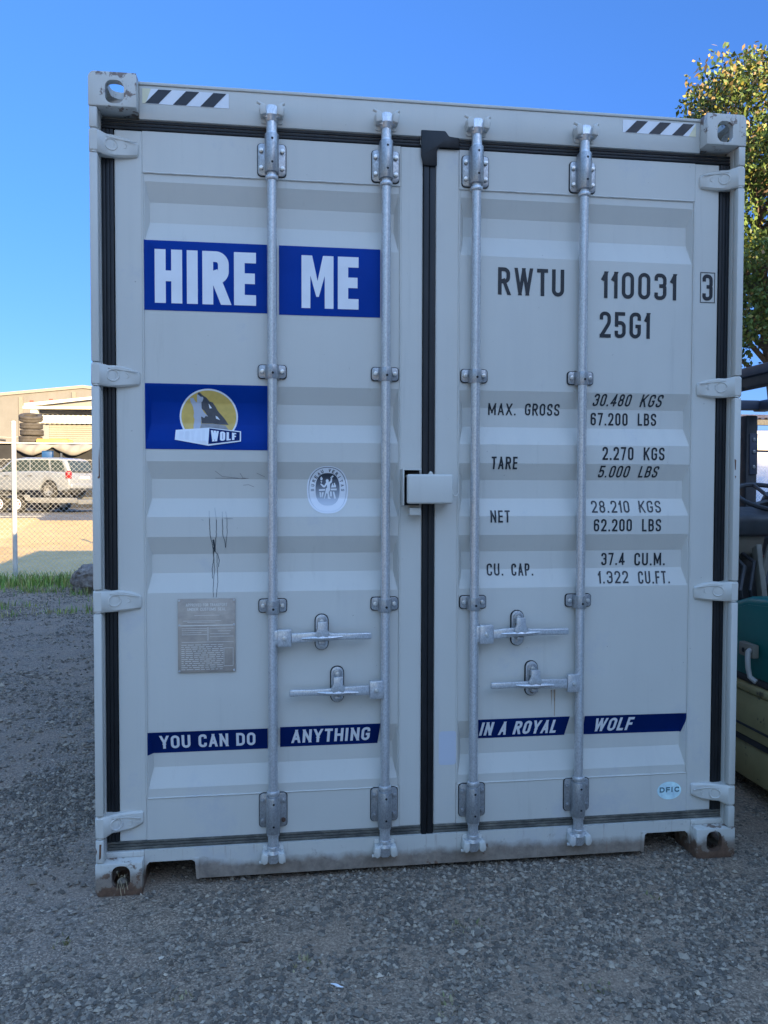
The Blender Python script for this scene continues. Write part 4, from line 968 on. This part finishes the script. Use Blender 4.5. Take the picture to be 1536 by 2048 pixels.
for x, y, r_ in ((1.66, 1.65, .27), (2.40, 1.65, .27), (1.70, -.25, .21), (2.36, -.25, .21)):
    mb = MB(); mx = Matrix.Translation((x+.09, y, r_)) @ Matrix.Rotation(math.pi/2, 4, 'Y')
    mb.lathe([(.10, -.08), (r_*.6, -.085), (r_*.92, -.09), (r_, -.07), (r_, .07), (r_*.92, .09), (r_*.6, .085), (.10, .08)], M['tyre'], mx, 28, True); w_ = fpart(mb, 'wheel')
    mb = MB(); mb.lathe([(.001, -.05), (.11, -.06), (r_*.58, -.075), (r_*.58, .075), (.11, .06), (.001, .05)], M['cream'], mx, 20); fpart(mb, 'rim', parent=w_)

# ------------------------------------------------------------------ chain link fence
M['wire'] = flat('galvanised_wire', (.62, .62, .60), .45, .4, .1, 30)
M['post'] = flat('galvanised_post', (.58, .57, .55), .5, .3, .12, 12)
FA, FB = Vector((-7.2, 9.44, 0)), Vector((9.6, 11.66, 0)); FD = (FB-FA); FLEN = FD.length; FD.normalize(); FH = 1.88
fence = thing('chain_link_fence', 'wire mesh fence on tall galvanised posts behind the container', 'fence')
verts = []; faces = []
fn = Vector((-FD.y, FD.x, 0))
def wire(p, q, r):
    d = (q-p).normalized(); x = fn; y = d.cross(fn).normalized(); i = len(verts)
    for c_ in (p, q):
        for k in range(4): t = k*math.pi/2; verts.append(tuple(c_+x*r*math.cos(t)+y*r*math.sin(t)))
    for k in range(4): faces.append((i+k, i+(k+1) % 4, i+4+(k+1) % 4, i+4+k))
pitch = .076; nz_ = int(FH/pitch)
nx_ = int(FLEN/pitch)
for sgn in (1, -1):
    for k in range(-nz_, nx_+1):
        u0, v0 = k*pitch, .05; u1, v1 = u0+nz_*pitch, .05+nz_*pitch
        if sgn < 0: u0, u1 = u1, u0
        def cutp(ua, va, ub, vb):
            if ua < 0: t = -ua/(ub-ua); va = va+(vb-va)*t; ua = 0
            if ua > FLEN: t = (ua-FLEN)/(ua-ub); va = va+(vb-va)*t; ua = FLEN
            return ua, va
        a_, b_ = cutp(u0, v0, u1, v1), cutp(u1, v1, u0, v0)
        if a_[1] >= b_[1]-.01: continue
        n = 4
        P = [FA+FD*(a_[0]+(b_[0]-a_[0])*i/n)+Vector((0, 0, a_[1]+(b_[1]-a_[1])*i/n+terrain(10.5)))+fn*(.006*sgn*(1 if i % 2 else -1)) for i in range(n+1)]
        for i in range(n): wire(P[i], P[i+1], .0016)
raw('mesh', verts, faces, M['wire'], fence)
for u in [.1, 2.74, 5.5, 8.3, 11.1, 13.9, 16.6]:
    p = FA+FD*u; mb = MB(); mb.cyl((p.x, p.y-.05, 0), (p.x, p.y-.05, 2.40), .034, M['post'], n=16); mb.lathe([(.036, 0), (.036, .02), (.02, .035), (.001, .04)], M['post'], Matrix.Translation((p.x, p.y-.05, 2.40)), 16)
    for z in (.3, 1.0, 1.8): mb.tube([(p.x+.036*math.cos(t*math.pi/6), p.y-.05+.036*math.sin(t*math.pi/6), z) for t in range(12)], .003, M['wire'], 4, True)
    mb.build('post', fence)
mb = MB()
for z in (.06, 1.0, 1.86): mb.tube([FA+FD*(FLEN*k/20)+Vector((0, 0, z)) for k in range(21)], .0025, M['wire'], 5)
mb.build('tension_wire', fence)

# ------------------------------------------------------------------ boulder, grass and weeds
def lump(name, c_, r_, seed, mat, sub=4, amp=.22):
    from mathutils import noise
    b = bmesh.new(); bmesh.ops.create_icosphere(b, subdivisions=sub, radius=1); off = Vector((seed*3.1, seed*1.7, seed))
    for v in b.verts:
        n = v.co.normalized(); k = 1+amp*noise.fractal(n*1.3+off, 1., 2., 3)+.08*noise.fractal(n*5+off, .9, 2., 4)
        q = Vector((math.copysign(abs(n.x)**.75, n.x), math.copysign(abs(n.y)**.75, n.y), math.copysign(abs(n.z)**.75, n.z)))
        v.co = Vector((q.x*r_[0], q.y*r_[1], q.z*r_[2]))*k*.9
    mb = MB(); mb.add(b, mat); return mb.build(name, None, 60, c_)
a = NT('weathered_rock', (.25, .2, .17), .9, 0, .3)
c = a.ramp(a.noise(9, 8, .72), [(.3, (.11, .085, .075)), (.5, (.24, .20, .175)), (.72, (.40, .355, .32))]); a.color(c); a.bump(a.noise(16, 8, .75), .9, .05); M['rock'] = a.m
tag(lump('boulder', (-2.98, 8.62, .15), (.42, .34, .26), 4, M['rock'], 5), 'rough brown boulder on the gravel at the left edge of the container', 'rock')
def blades(name, N, seed, fx, hmin, hmax, cols):
    rg = random.Random(seed); V = []; F = []; C_ = []
    for _ in range(N):
        x, y = fx(rg); h_ = rg.uniform(hmin, hmax)*rg.uniform(.6, 1); an = rg.uniform(0, 6.28); ln = rg.uniform(.1, .55)*h_; wd = rg.uniform(.003, .007)
        dx, dy = math.cos(an), math.sin(an); z0 = terrain(y)-.01; i = len(V); px_, py_ = -dy*wd, dx*wd
        for k, (t, w_) in enumerate(((0, 1), (.45, .85), (.8, .5))):
            ox, oy, oz = dx*ln*t*t, dy*ln*t*t, h_*t*(1-.12*t)
            V += [(x+ox+px_*w_, y+oy+py_*w_, z0+oz), (x+ox-px_*w_, y+oy-py_*w_, z0+oz)]
        V.append((x+dx*ln, y+dy*ln, z0+h_*.86)); F += [(i, i+1, i+3, i+2), (i+2, i+3, i+5, i+4), (i+4, i+5, i+6)]
        c_ = rg.choice(cols); k = rg.uniform(.75, 1.25); C_ += [(c_[0]*k, c_[1]*k, c_[2]*k, 1)]*7
    o = raw(name, V, F, M['blade'])
    at = o.data.color_attributes.new('blade_colour', 'FLOAT_COLOR', 'POINT'); at.data.foreach_set('color', np.array(C_, np.float32).ravel()); return o
a = NT('grass_blade', (.1, .2, .04), .6, 0, .3); at = a.n('ShaderNodeAttribute', attribute_name='blade_colour'); a.color(at.outputs['Color']); M['blade'] = a.m
GC = [(.13, .24, .045), (.19, .31, .05), (.11, .19, .04), (.30, .34, .08), (.42, .37, .15)]
def band(rg):
    x = rg.uniform(-7.5, -2.6); return x, 9.5+.13*(x+5)+abs(rg.gauss(0, .55))*-1+rg.uniform(0, .5)
tag(blades('grass', 5200, 5, band, .10, .30, GC), 'green and yellowing grass strip along the foot of the fence', 'grass', kind='stuff')
spots = [(random.uniform(-5.4, -2.4), random.uniform(6.3, 8.8)) for _ in range(34)]
def tufts(rg):
    x, y = rg.choice(spots); return x+rg.gauss(0, .10), y+rg.gauss(0, .10)
tag(blades('weeds', 1500, 9, tufts, .04, .15, GC+[(.26, .23, .12)]*3), 'sparse low weeds sprouting from the gravel before the fence', 'weeds', kind='stuff')

def dry(rg):
    x, y = rg.choice([(-.50, -.50), (.02, -.36), (.35, -.72), (-1.25, -.28), (.75, -.25), (-.1, -.75), (1.3, -.3), (-.85, -.62)]); return x+rg.gauss(0, .022), y+rg.gauss(0, .022)
tag(blades('dry_tufts', 150, 12, dry, .015, .045, [(.34, .29, .17), (.27, .24, .13), (.20, .20, .09)]), 'tiny dry grass tufts between the stones in the foreground', 'grass', kind='stuff')
# ------------------------------------------------------------------ tree
a = NT('tree_leaf', (.06, .1, .03), .5, 0, .4); at = a.n('ShaderNodeAttribute', attribute_name='leaf_colour'); a.color(at.outputs['Color']); M['leaf'] = a.m
M['bark'] = flat('grey_brown_bark', (.13, .10, .08), .9, 0, .3, 10, .2, .6)
tree = thing('broadleaf_tree', 'broad leafed tree with sunlit warmth painted into its top leaves behind the container', 'tree', (9.60, 13.0, terrain(13.0)))
mb = MB(); rt = random.Random(11); tips = []
mb.tube([(1.10, 0, 0), (.95, .03, 1.4), (.5, .08, 3.0), (.15, 0, 4.8), (0, .1, 7.5)], [.24, .19, .16, .11, .04], M['bark'], 10)
def crown_r(z): return 2.3*max(.02, 1-abs((z-7.4)/2.9)**2.6)**.5
for k in range(30):
    z = 3.4+4.6*k/29; an = k*2.4; ze = 5.0+4.6*k/29; ln = crown_r(ze)*rt.uniform(.7, .98)
    e = (ln*math.cos(an), ln*math.sin(an), ze+rt.uniform(-.3, .3)); m_ = (e[0]*.5, e[1]*.5, z+(e[2]-z)*.62)
    mb.tube([(max(0, .45-.25*(z-3.2)), .05, z), m_, e], [.06, .035, .012], M['bark'], 6); tips += [m_, e]
    for q in range(3):
        f = (e[0]*.7+rt.uniform(-.7, .7), e[1]*.7+rt.uniform(-.7, .7), e[2]+rt.uniform(-.6, .7)); mb.tube([m_, f], [.02, .007], M['bark'], 5); tips.append(f)
mb.build('trunk', tree)
rg = np.random.default_rng(21)
LC = []
for t in tips: LC.append((np.array(t), .24))
for _ in range(105):
    an = rg.random()*6.28; zc = 4.7+5.45*rg.random(); rr_ = crown_r(zc)*rg.random()**.4
    LC.append((np.array((rr_*math.cos(an), rr_*math.sin(an), zc)), rg.uniform(.15, .33)))
V = []; C_ = []
for c0, s_ in LC:
    n = int(3500*s_*s_*rg.uniform(.5, 1.3)); hue = rg.random()
    P = c0+np.clip(rg.normal(size=(n, 3)), -1.6, 1.6)*s_*np.array([1, 1, .8])
    for p in P:
        top = (p[2]-7.0)/2.6  # sun warmth painted into the crown: more yellow leaves higher up
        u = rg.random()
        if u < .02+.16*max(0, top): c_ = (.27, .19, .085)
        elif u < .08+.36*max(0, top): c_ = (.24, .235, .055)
        elif hue < .4: c_ = (.066, .118, .030)
        else: c_ = (.095, .150, .036)
        k = .7+.6*rg.random(); sz_ = .036+.027*rg.random()
        d = rg.normal(size=3); d /= np.linalg.norm(d); d[2] -= .35; q = np.cross(d, rg.normal(size=3)); q /= np.linalg.norm(q)+1e-6
        V += [p-d*sz_, p+q*sz_*.62-d*sz_*.1, p+d*sz_*1.15, p-q*sz_*.62-d*sz_*.1]; C_ += [(c_[0]*k, c_[1]*k, c_[2]*k, 1)]*4
V = np.array(V); nl = len(V)//4
o = raw('crown', V.tolist(), np.arange(nl*4).reshape(-1, 4).tolist(), M['leaf'], tree)
at = o.data.color_attributes.new('leaf_colour', 'FLOAT_COLOR', 'POINT'); at.data.foreach_set('color', np.array(C_, np.float32).ravel())

# ------------------------------------------------------------------ yard beyond the fence: car on a trailer
TZ = .53
M['silver'] = flat('silver_car_paint', (.23, .255, .30), .3, .3, .05, 2)
M['glass'] = flat('tinted_glass', (.03, .045, .05), .08, 0, .1, 3, .8)
M['alloy'] = flat('alloy_wheel', (.3, .3, .3), .35, .6)
M['lamp_red'] = flat('red_tail_lamp', (.22, .008, .012), .2)
M['steel_grey'] = flat('grey_painted_steel', (.17, .175, .18), .5, .2, .15, 5)
AX = math.atan2(.40, -.917)                      # nose direction of the car and trailer
car = thing('silver_car', 'silver station wagon standing on a trailer behind the fence', 'car', (-9.30, 27.5, TZ+.47), AX)
sideo = [(-2.12, .34), (-2.17, .52), (-2.14, .80), (-2.06, .93), (-1.2, .98), (0, .97), (.95, .94), (1.55, .86), (2.02, .74), (2.15, .58), (2.16, .36), (1.78, .25), (1.70, .25)]
arch = lambda cx_: [(cx_+.36*math.cos(t), .30+.36*math.sin(t)) for t in [math.pi*k/8 for k in range(9)]]
low = sideo+[p for p in arch(1.32)]+[p for p in arch(-1.30)]+[(-1.72, .27)]
mb = MB(); mb.prism(low, -.84, .84, M['silver'], 'xz', .05, 3)
mb.prism([(-2.05, .94), (-1.90, 1.36), (-1.55, 1.45), (-.2, 1.47), (.35, 1.41), (1.02, .95)], -.68, .68, M['silver'], 'xz', .10, 4)
mb.build('body', car)
for sgn in (-1, 1):
    for nm, pl in (('window', [(-.40, .97), (-.42, 1.38), (.30, 1.34), (.83, .97)]), ('window', [(-1.25, .97), (-1.20, 1.38), (-.48, 1.39), (-.47, .97)]), ('window', [(-1.88, 1.0), (-1.75, 1.34), (-1.28, 1.37), (-1.33, .99)])):
        mb = MB(); mb.prism(pl, sgn*.680, sgn*.700, M['glass'], 'xz'); mb.build(nm, car, 0)
    for x in (-1.30, 1.32):
        mb = MB(); mx = Matrix.Translation((x, sgn*.76, .30)) @ Matrix.Rotation(math.pi/2, 4, 'X')
        mb.lathe([(.19, -.09), (.27, -.095), (.30, -.07), (.30, .07), (.27, .095), (.19, .09)], M['tyre'], mx, 24, True); w_ = mb.build('wheel', car)
        mb = MB(); mb.lathe([(.001, -.03), (.05, -.05), (.185, -.08), (.19, .08), (.05, .05), (.001, .03)], M['alloy'], mx, 20)
        for q in range(6):
            t = q*math.pi/3; mb.cyl((x+.12*math.cos(t), sgn*.838, .30+.12*math.sin(t)), (x+.12*math.cos(t), sgn*.846, .30+.12*math.sin(t)), .028, M['dark'], n=8)
        mb.build('rim', car).parent = w_
    mb = MB(); mb.box(-2.165, -1.99, sgn*.68 if sgn > 0 else -.85, .85 if sgn > 0 else -.68, .70, .97, M['lamp_red'], .04, 3); mb.build('tail_lamp', car)
    mb = MB(); mb.box(.72, .90, sgn*.70 if sgn > 0 else -.93, .93 if sgn > 0 else -.70, .98, 1.09, M['silver'], .03); mb.build('mirror', car)
    for hx in (-.62, .35):
        mb = MB(); mb.box(hx, hx+.17, sgn*.838 if sgn > 0 else -.86, .86 if sgn > 0 else -.838, .80, .83, M['fk_dark']); mb.build('door_handle', car)
mb = MB(); mb.prism([(-2.07, .98), (-1.925, 1.34), (-1.90, 1.34), (-2.0, .98)], -.58, .58, M['glass'], 'xz'); mb.build('rear_window', car, 0)
mb = MB(); mb.prism([(.42, 1.385), (1.05, .965), (1.02, .95), (.38, 1.385)], -.58, .58, M['glass'], 'xz'); mb.build('windscreen', car, 0)
mb = MB(); mb.box(-2.23, -2.02, -.80, .80, .36, .55, M['silver'], .05, 3); mb.build('bumper', car)
mb = MB(); mb.box(-2.185, -2.16, -.26, .26, .70, .80, M['white'], .004); mb.build('number_plate', car)
tr = thing('car_trailer', 'grey tandem axle car trailer carrying the silver wagon', 'trailer', (-9.30, 27.5, TZ), AX)
mb = MB(); mb.box(-2.6, 2.7, -1.0, 1.0, .36, .455, M['steel_grey'], .01); mb.box(-2.6, 2.7, -1.06, -1.001, .34, .52, M['steel_grey'], .01); mb.box(-2.6, 2.7, 1.001, 1.06, .34, .52, M['steel_grey'], .01)
mb.prism([(2.7, .36), (4.0, .40), (4.0, .46), (2.7, .45)], -.08, .08, M['steel_grey'], 'xz'); mb.build('deck', tr)
mb = MB(); mb.box(-2.66, -2.601, -1.0, 1.0, .30, .46, M['steel_grey'], .01); mb.build('rear_beam', tr)
for sgn in (-1, 1):
    for x in (-.35, .40):
        mb = MB(); mx = Matrix.Translation((x, sgn*1.20, .30)) @ Matrix.Rotation(math.pi/2, 4, 'X')
        mb.lathe([(.19, -.08), (.27, -.085), (.30, -.06), (.30, .06), (.27, .085), (.19, .08)], M['tyre'], mx, 24, True); w_ = mb.build('wheel', tr)
        mb = MB(); mb.lathe([(.001, -.03), (.05, -.05), (.185, -.07), (.19, .07), (.05, .05), (.001, .03)], M['white'], mx, 20)
        for q in range(6): t = q*math.pi/3; mb.cyl((x+.11*math.cos(t), sgn*1.262, .30+.11*math.sin(t)), (x+.11*math.cos(t), sgn*1.275, .30+.11*math.sin(t)), .03, M['lamp_red'] if q % 2 else M['dark'], n=8)
        mb.build('rim', tr).parent = w_
    mb = MB(); y0, y1 = (1.08, 1.33) if sgn > 0 else (-1.33, -1.08)
    mb.prism([(-.80, .42), (-.72, .62), (.78, .62), (.86, .42), (.82, .42), (.74, .60), (-.68, .60), (-.76, .42)], y0, y1, M['steel_grey'], 'xz'); mb.build('mudguard', tr, 0)

# storage rack with dark sides, draped tarpaulin and tyres on top
M['dark_cloth'] = flat('black_shade_cloth', (.022, .023, .026), .9, 0, .2, 2)
M['tarp'] = flat('grey_tarpaulin', (.21, .20, .19), .7, 0, .12, 3)
M['rail'] = flat('white_rail', (.5, .485, .46), .5, 0, .1, 4)
rack = thing('storage_rack', 'dark sided storage rack with a sagging grey tarpaulin edge', 'rack', (-12.2, 32.0, TZ))
mb = MB(); mb.box(-6.5, 6.0, .05, .12, .0, 2.62, M['dark_cloth']); mb.box(-6.5, 6.0, 2.4, 2.45, .0, 2.62, M['dark_cloth']); mb.build('side_cloth', rack)
mb = MB(); mb.box(-6.5, 6.0, 0, 2.5, 2.68, 2.73, M['rail']); mb.build('deck', rack)
for x in (-6.4, -3.3, -.2, 2.7, 5.9):
    mb = MB(); mb.box(x, x+.08, -.06, .04, 0, 2.68, M['fk_blue']); mb.box(x, x+.08, 2.46, 2.54, 0, 2.68, M['fk_blue']); mb.build('upright', rack)
mb = MB(); rk = random.Random(4)
def tarpf(u, v):
    x = .95+u*5.0; k = abs(math.sin(u*math.pi*3.05+.35)); sag = .07+.40*k**.8; 
    return (x, -.10-.16*math.sin(v*2.6)*k-.03*math.sin(u*70+v*3)*k, 2.66-sag*v+.02*math.sin(u*38))
mb.grid(tarpf, [i/70 for i in range(71)], [j/8 for j in range(9)], M['tarp'], flip=True)
o = mb.build('tarpaulin', rack, 60); sol = o.modifiers.new('t', 'SOLIDIFY'); sol.thickness = .012
TY = [(.47, 'lowest of the truck tyres stacked on the rack beside the yellow timber', 0), (.47, 'second truck tyre from the bottom of the stack on the rack', 0), (.46, 'third tyre up, just under the leaning top tyre on the rack', R(3)), (.48, 'topmost truck tyre leaning across its stack on the rack', R(16))]
z = TZ+2.735
for i, (r_, lb, tilt) in enumerate(TY):
    zc = z+.14+i*.285+(.06 if i == 3 else 0)
    mb = MB(); mb.lathe([(r_*.56, -.10), (r_*.75, -.135), (r_*.93, -.125), (r_, -.09), (r_, -.03), (r_*.985, -.02), (r_*.985, .02), (r_, .03), (r_, .09), (r_*.93, .125), (r_*.75, .135), (r_*.56, .10)], flat('dusty_tyre', (.055, .050, .047), .85, 0, .25, 8), Matrix.Identity(4), 32, True)
    o = mb.build('truck_tyre', None, 50, (-10.83+random.uniform(-.03, .03), 32.6, zc)); o.rotation_euler = (tilt, tilt*.25, 0); tag(o, lb, 'tyre', 'truck tyres stacked on the rack')
mb = MB()
for i in range(3): mb.box(-.62, .62, -.5+i*.36, -.26+i*.36, 0, .11, flat('yellow_timber', (.62, .42, .10), .6, 0, .15, 5), .005)
mb.box(-.60, .60, -.5, .45, .111, .15, flat('yellow_board', (.60, .40, .09), .6, 0, .15, 5))
tag(mb.build('timber_pallet', None, 35, (-9.85, 32.55, TZ+2.735)), 'low yellow timber pallet beside the tyres on the rack', 'pallet')
mb = MB()
for i in range(9): 
    p = Vector((rk.uniform(-.9, .9), rk.uniform(-.3, .3), .07+.055*(i % 4))); q = p+Vector((rk.uniform(-.9, .9), rk.uniform(-.2, .2), rk.uniform(-.03, .03))); mb.tube([p, (p+q)/2+Vector((0, 0, .03)), q], .05, M['fk_dark' if i % 3 else 'tarp'], 6)
tag(mb.build('scrap_metal', None, 35, (-12.3, 32.5, TZ+2.735)), 'heap of dark scrap tubes on the rack left of the tyres', 'scrap heap')
mb = MB(); mb.box(-.19, .19, -.15, .15, 0, .26, flat('blue_plastic', (.01, .06, .19), .5), .02); mb.box(-.20, .20, -.16, .16, .261, .29, flat('blue_lid', (.015, .08, .22), .5), .02)
tag(mb.build('blue_crate', None, 35, (-9.55, 30.3, TZ+2.02)), 'blue plastic crate in front of the black shade cloth', 'crate')
mb = MB(); mb.box(-.5, .5, -.3, .3, 0, 2.02, M['fk_dark'], .02); tag(mb.build('steel_cabinet', None, 35, (-9.55, 30.3, TZ)), 'dark steel cabinet under the blue crate before the shade cloth', 'cabinet')

# shed with white roof
M['white_steel'] = flat('white_roof_sheet', (.78, .77, .73), .5, 0, .05, 1)
M['shed_wall'] = flat('pale_shed_sheet', (.21, .215, .235), .6, 0, .06, 1)
shed = thing('white_roofed_shed', 'pale metal shed with white roof and roller door', 'shed', (-10.2, 45, TZ))
mb = MB()
mb.prism([(-4.2, 0), (-4.2, 5.35), (3.0, 5.35), (3.0, 0)], .9, 1.0, M['shed_wall'], 'xz'); mb.box(-4.2, 3.0, 1.001, 9, 0, 5.35, M['shed_wall']); mb.build('wall', shed, 0)
mb = MB(); mb.grid(lambda u, z: (-4.2+u[0], .70-u[1], z), corrugated(26, 7.2, .10), [4.55, 5.02], M['white_steel'], flip=False); mb.build('fascia_sheet', shed, 0)
mb = MB(); mb.prism([(-4.55, 5.42), (3.2, 6.42), (3.2, 6.52), (-4.55, 5.60)], -.1, 9.2, M['white_steel'], 'xz')
mb.prism([(-4.6, 5.28), (3.2, 5.34), (3.2, 5.52), (-4.6, 5.44)], -.22, -.11, flat('cream_gutter', (.60, .55, .40), .5), 'xz'); mb.prism([(-4.5, 5.36), (3.1, 5.36), (3.1, 6.4), (-4.5, 5.42)], .2, .3, M['shed_wall'], 'xz'); mb.build('roof', shed, 0)
mb = MB(); mb.box(-4.2, -3.85, -.1, .3, 0, 5.30, M['white_steel']); mb.build('post', shed, 0)
mb = MB(); mb.grid(lambda x, u: (x, .88-u[1], u[0]), [-3.45, -.75], corrugated(36, 4.5, .035), flat('cream_roller_slats', (.25, .24, .215), .55, 0, .05, 2), flip=True); mb.build('roller_door', shed, 0)
# concrete warehouse
a = NT('tilt_up_concrete', (.40, .34, .28), .85, 0, .3)
c = a.ramp(a.noise(.5, 6, .65), [(.3, (.15, .147, .146)), (.7, (.19, .186, .184))]); c = a.mix(a.ramp(a.noise(1, 5, .6, a.mapped((2.5, 2.5, .12))), [(.5, 0), (.75, .4)]), c, (.155, .132, .115)); a.color(c); M['concrete'] = a.m
wh = thing('concrete_warehouse', 'long beige concrete warehouse with low gabled parapet', 'warehouse', (-17.3, 70, TZ))
mb = MB(); mb.prism([(-22, 0), (-22, 6.9), (0, 9.40), (9, 8.9), (20, 7.4), (20, 0)], 0, .3, M['concrete'], 'xz'); mb.prism([(-21.9, 0), (-21.9, 6.7), (0, 9.2), (19.9, 7.2), (19.9, 0)], .31, 20, M['concrete'], 'xz'); mb.build('wall', wh, 0)
mb = MB(); mb.prism([(-22.1, 6.93), (0, 9.43), (20, 7.43), (20, 7.70), (0, 9.70), (-22.1, 7.18)], -.12, .42, flat('pale_coping', (.24, .22, .20), .7), 'xz'); mb.build('coping', wh, 0)
for x in (-10.6, -5.3, -.9, 4.4):
    mb = MB(); mb.box(x, x+.35, -.12, -.01, 0, 9.2+x*.114 if x < 0 else 9.0-x*.1, flat('concrete_joint', (.205, .185, .165), .8)); mb.build('pilaster', wh, 0)
for x, z in ((-12.4, 7.15), (-7.6, 7.72), (-4.4, 8.0), (-2.8, 8.15), (.8, 8.2)):
    mb = MB(); mb.box(x, x+.30, -.05, -.01, z, z+.32, flat('rusted_plate', (.32, .07, .06), .8)); mb.build('anchor_plate', wh, 0)

# right background: blue truck and rusty roofed shelter
bt = thing('blue_box_truck', 'blue box truck parked behind the fence on the right', 'truck', (14.2, 18.5, terrain(18.5)))
M['blue_truck'] = flat('blue_truck_paint', (.02, .07, .26), .35, 0, .1, 2)
mb = MB(); mb.box(-2.2, 3.4, 0, 2.2, .65, 2.85, M['blue_truck'], .04); mb.box(-2.1, 3.3, -.02, -.001, 2.25, 2.32, M['rail']); mb.build('body', bt)
mb = MB(); mb.prism([(-4.0, .55), (-4.0, 1.5), (-3.6, 2.3), (-2.25, 2.3), (-2.25, .55)], .05, 2.15, M['blue_truck'], 'xz', .06); mb.build('cab', bt)
mb = MB(); mb.prism([(-3.75, 1.5), (-3.5, 2.15), (-2.5, 2.15), (-2.5, 1.5)], .03, .05, M['glass'], 'xz'); mb.build('window', bt, 0)
mb = MB(); mb.prism([(-1.5, 2.34), (-1.2, 2.52), (-.6, 2.54), (-.3, 2.42), (-.3, 2.34), (-.7, 2.25), (-1.2, 2.26)], -.16, -.03, M['rail'], 'xz', .02); mb.build('light_bar', bt)
for x in (-3.1, 2.2):
    for y in (.15, 2.05):
        mb = MB(); mb.lathe([(.2, -.11), (.4, -.12), (.45, -.08), (.45, .08), (.4, .12), (.2, .11)], M['tyre'], Matrix.Translation((x, y, .45)) @ Matrix.Rotation(math.pi/2, 4, 'X'), 24, True); mb.build('wheel', bt)
sh = thing('open_shelter', 'open shelter with rusty corrugated roof beyond the blue truck', 'shelter', (17, 23, TZ-.1))
a = NT('rusty_sheet', (.3, .2, .15), .7, .2); a.color(a.ramp(a.noise(2, 7, .75, a.mapped((6, 1, 1))), [(.3, (.20, .09, .05)), (.5, (.36, .25, .18)), (.65, (.62, .58, .52))])); M['rusty'] = a.m
mb = MB(); mb.grid(lambda u, y: (-6+u[0], y, 3.45+.12*y-u[1]), corrugated(50, 12, .06), [0, 5], M['rusty']); mb.build('roof', sh, 0)
mb = MB(); mb.box(-6, 6, -.05, .05, 3.2, 3.38, M['fk_dark']); mb.box(-6, 6, 4.9, 5.0, 3.6, 3.9, M['fk_dark']); mb.build('beam', sh, 0)
for x in (-5.9, -2, 2, 5.8):
    mb = MB(); mb.box(x, x+.12, 0, .12, 0, 3.2, M['fk_dark']); mb.box(x, x+.12, 4.88, 5.0, 0, 3.6, M['fk_dark']); mb.build('post', sh, 0)

# building behind the photographer that shades the yard, and an added tower shading the tree
def block(name, label, x0, x1, y0, y1, h_, door_x):
    b_ = thing(name, label, 'building', ((x0+x1)/2, y1, 0)); cx_ = (x0+x1)/2; w2_ = (x1-x0)/2
    mb = MB(); mb.box(-w2_, w2_, y0-y1, 0, 0, h_, M['concrete']); mb.build('wall', b_, 0)
    mb = MB(); mb.box(-w2_-.1, w2_+.1, y0-y1-.1, .1, h_+.001, h_+.12, M['steel_grey']); mb.build('roof', b_, 0)
    for dx in door_x:
        mb = MB(); mb.grid(lambda x, u: (x, .02+u[1], u[0]), [dx-1.8, dx+1.8], corrugated(36, 4.0, .03), M['shed_wall']); mb.build('roller_door', b_, 0)
block('factory_building', 'low concrete factory behind the photographer with one roller door', 2.3, 9.8, -24, -10, 6.3, (0,))
block('shade_tower', 'tall unseen block added behind the photographer to shade the tree on the right', 17.5, 26.5, -26, -10, 13.3, (0,))
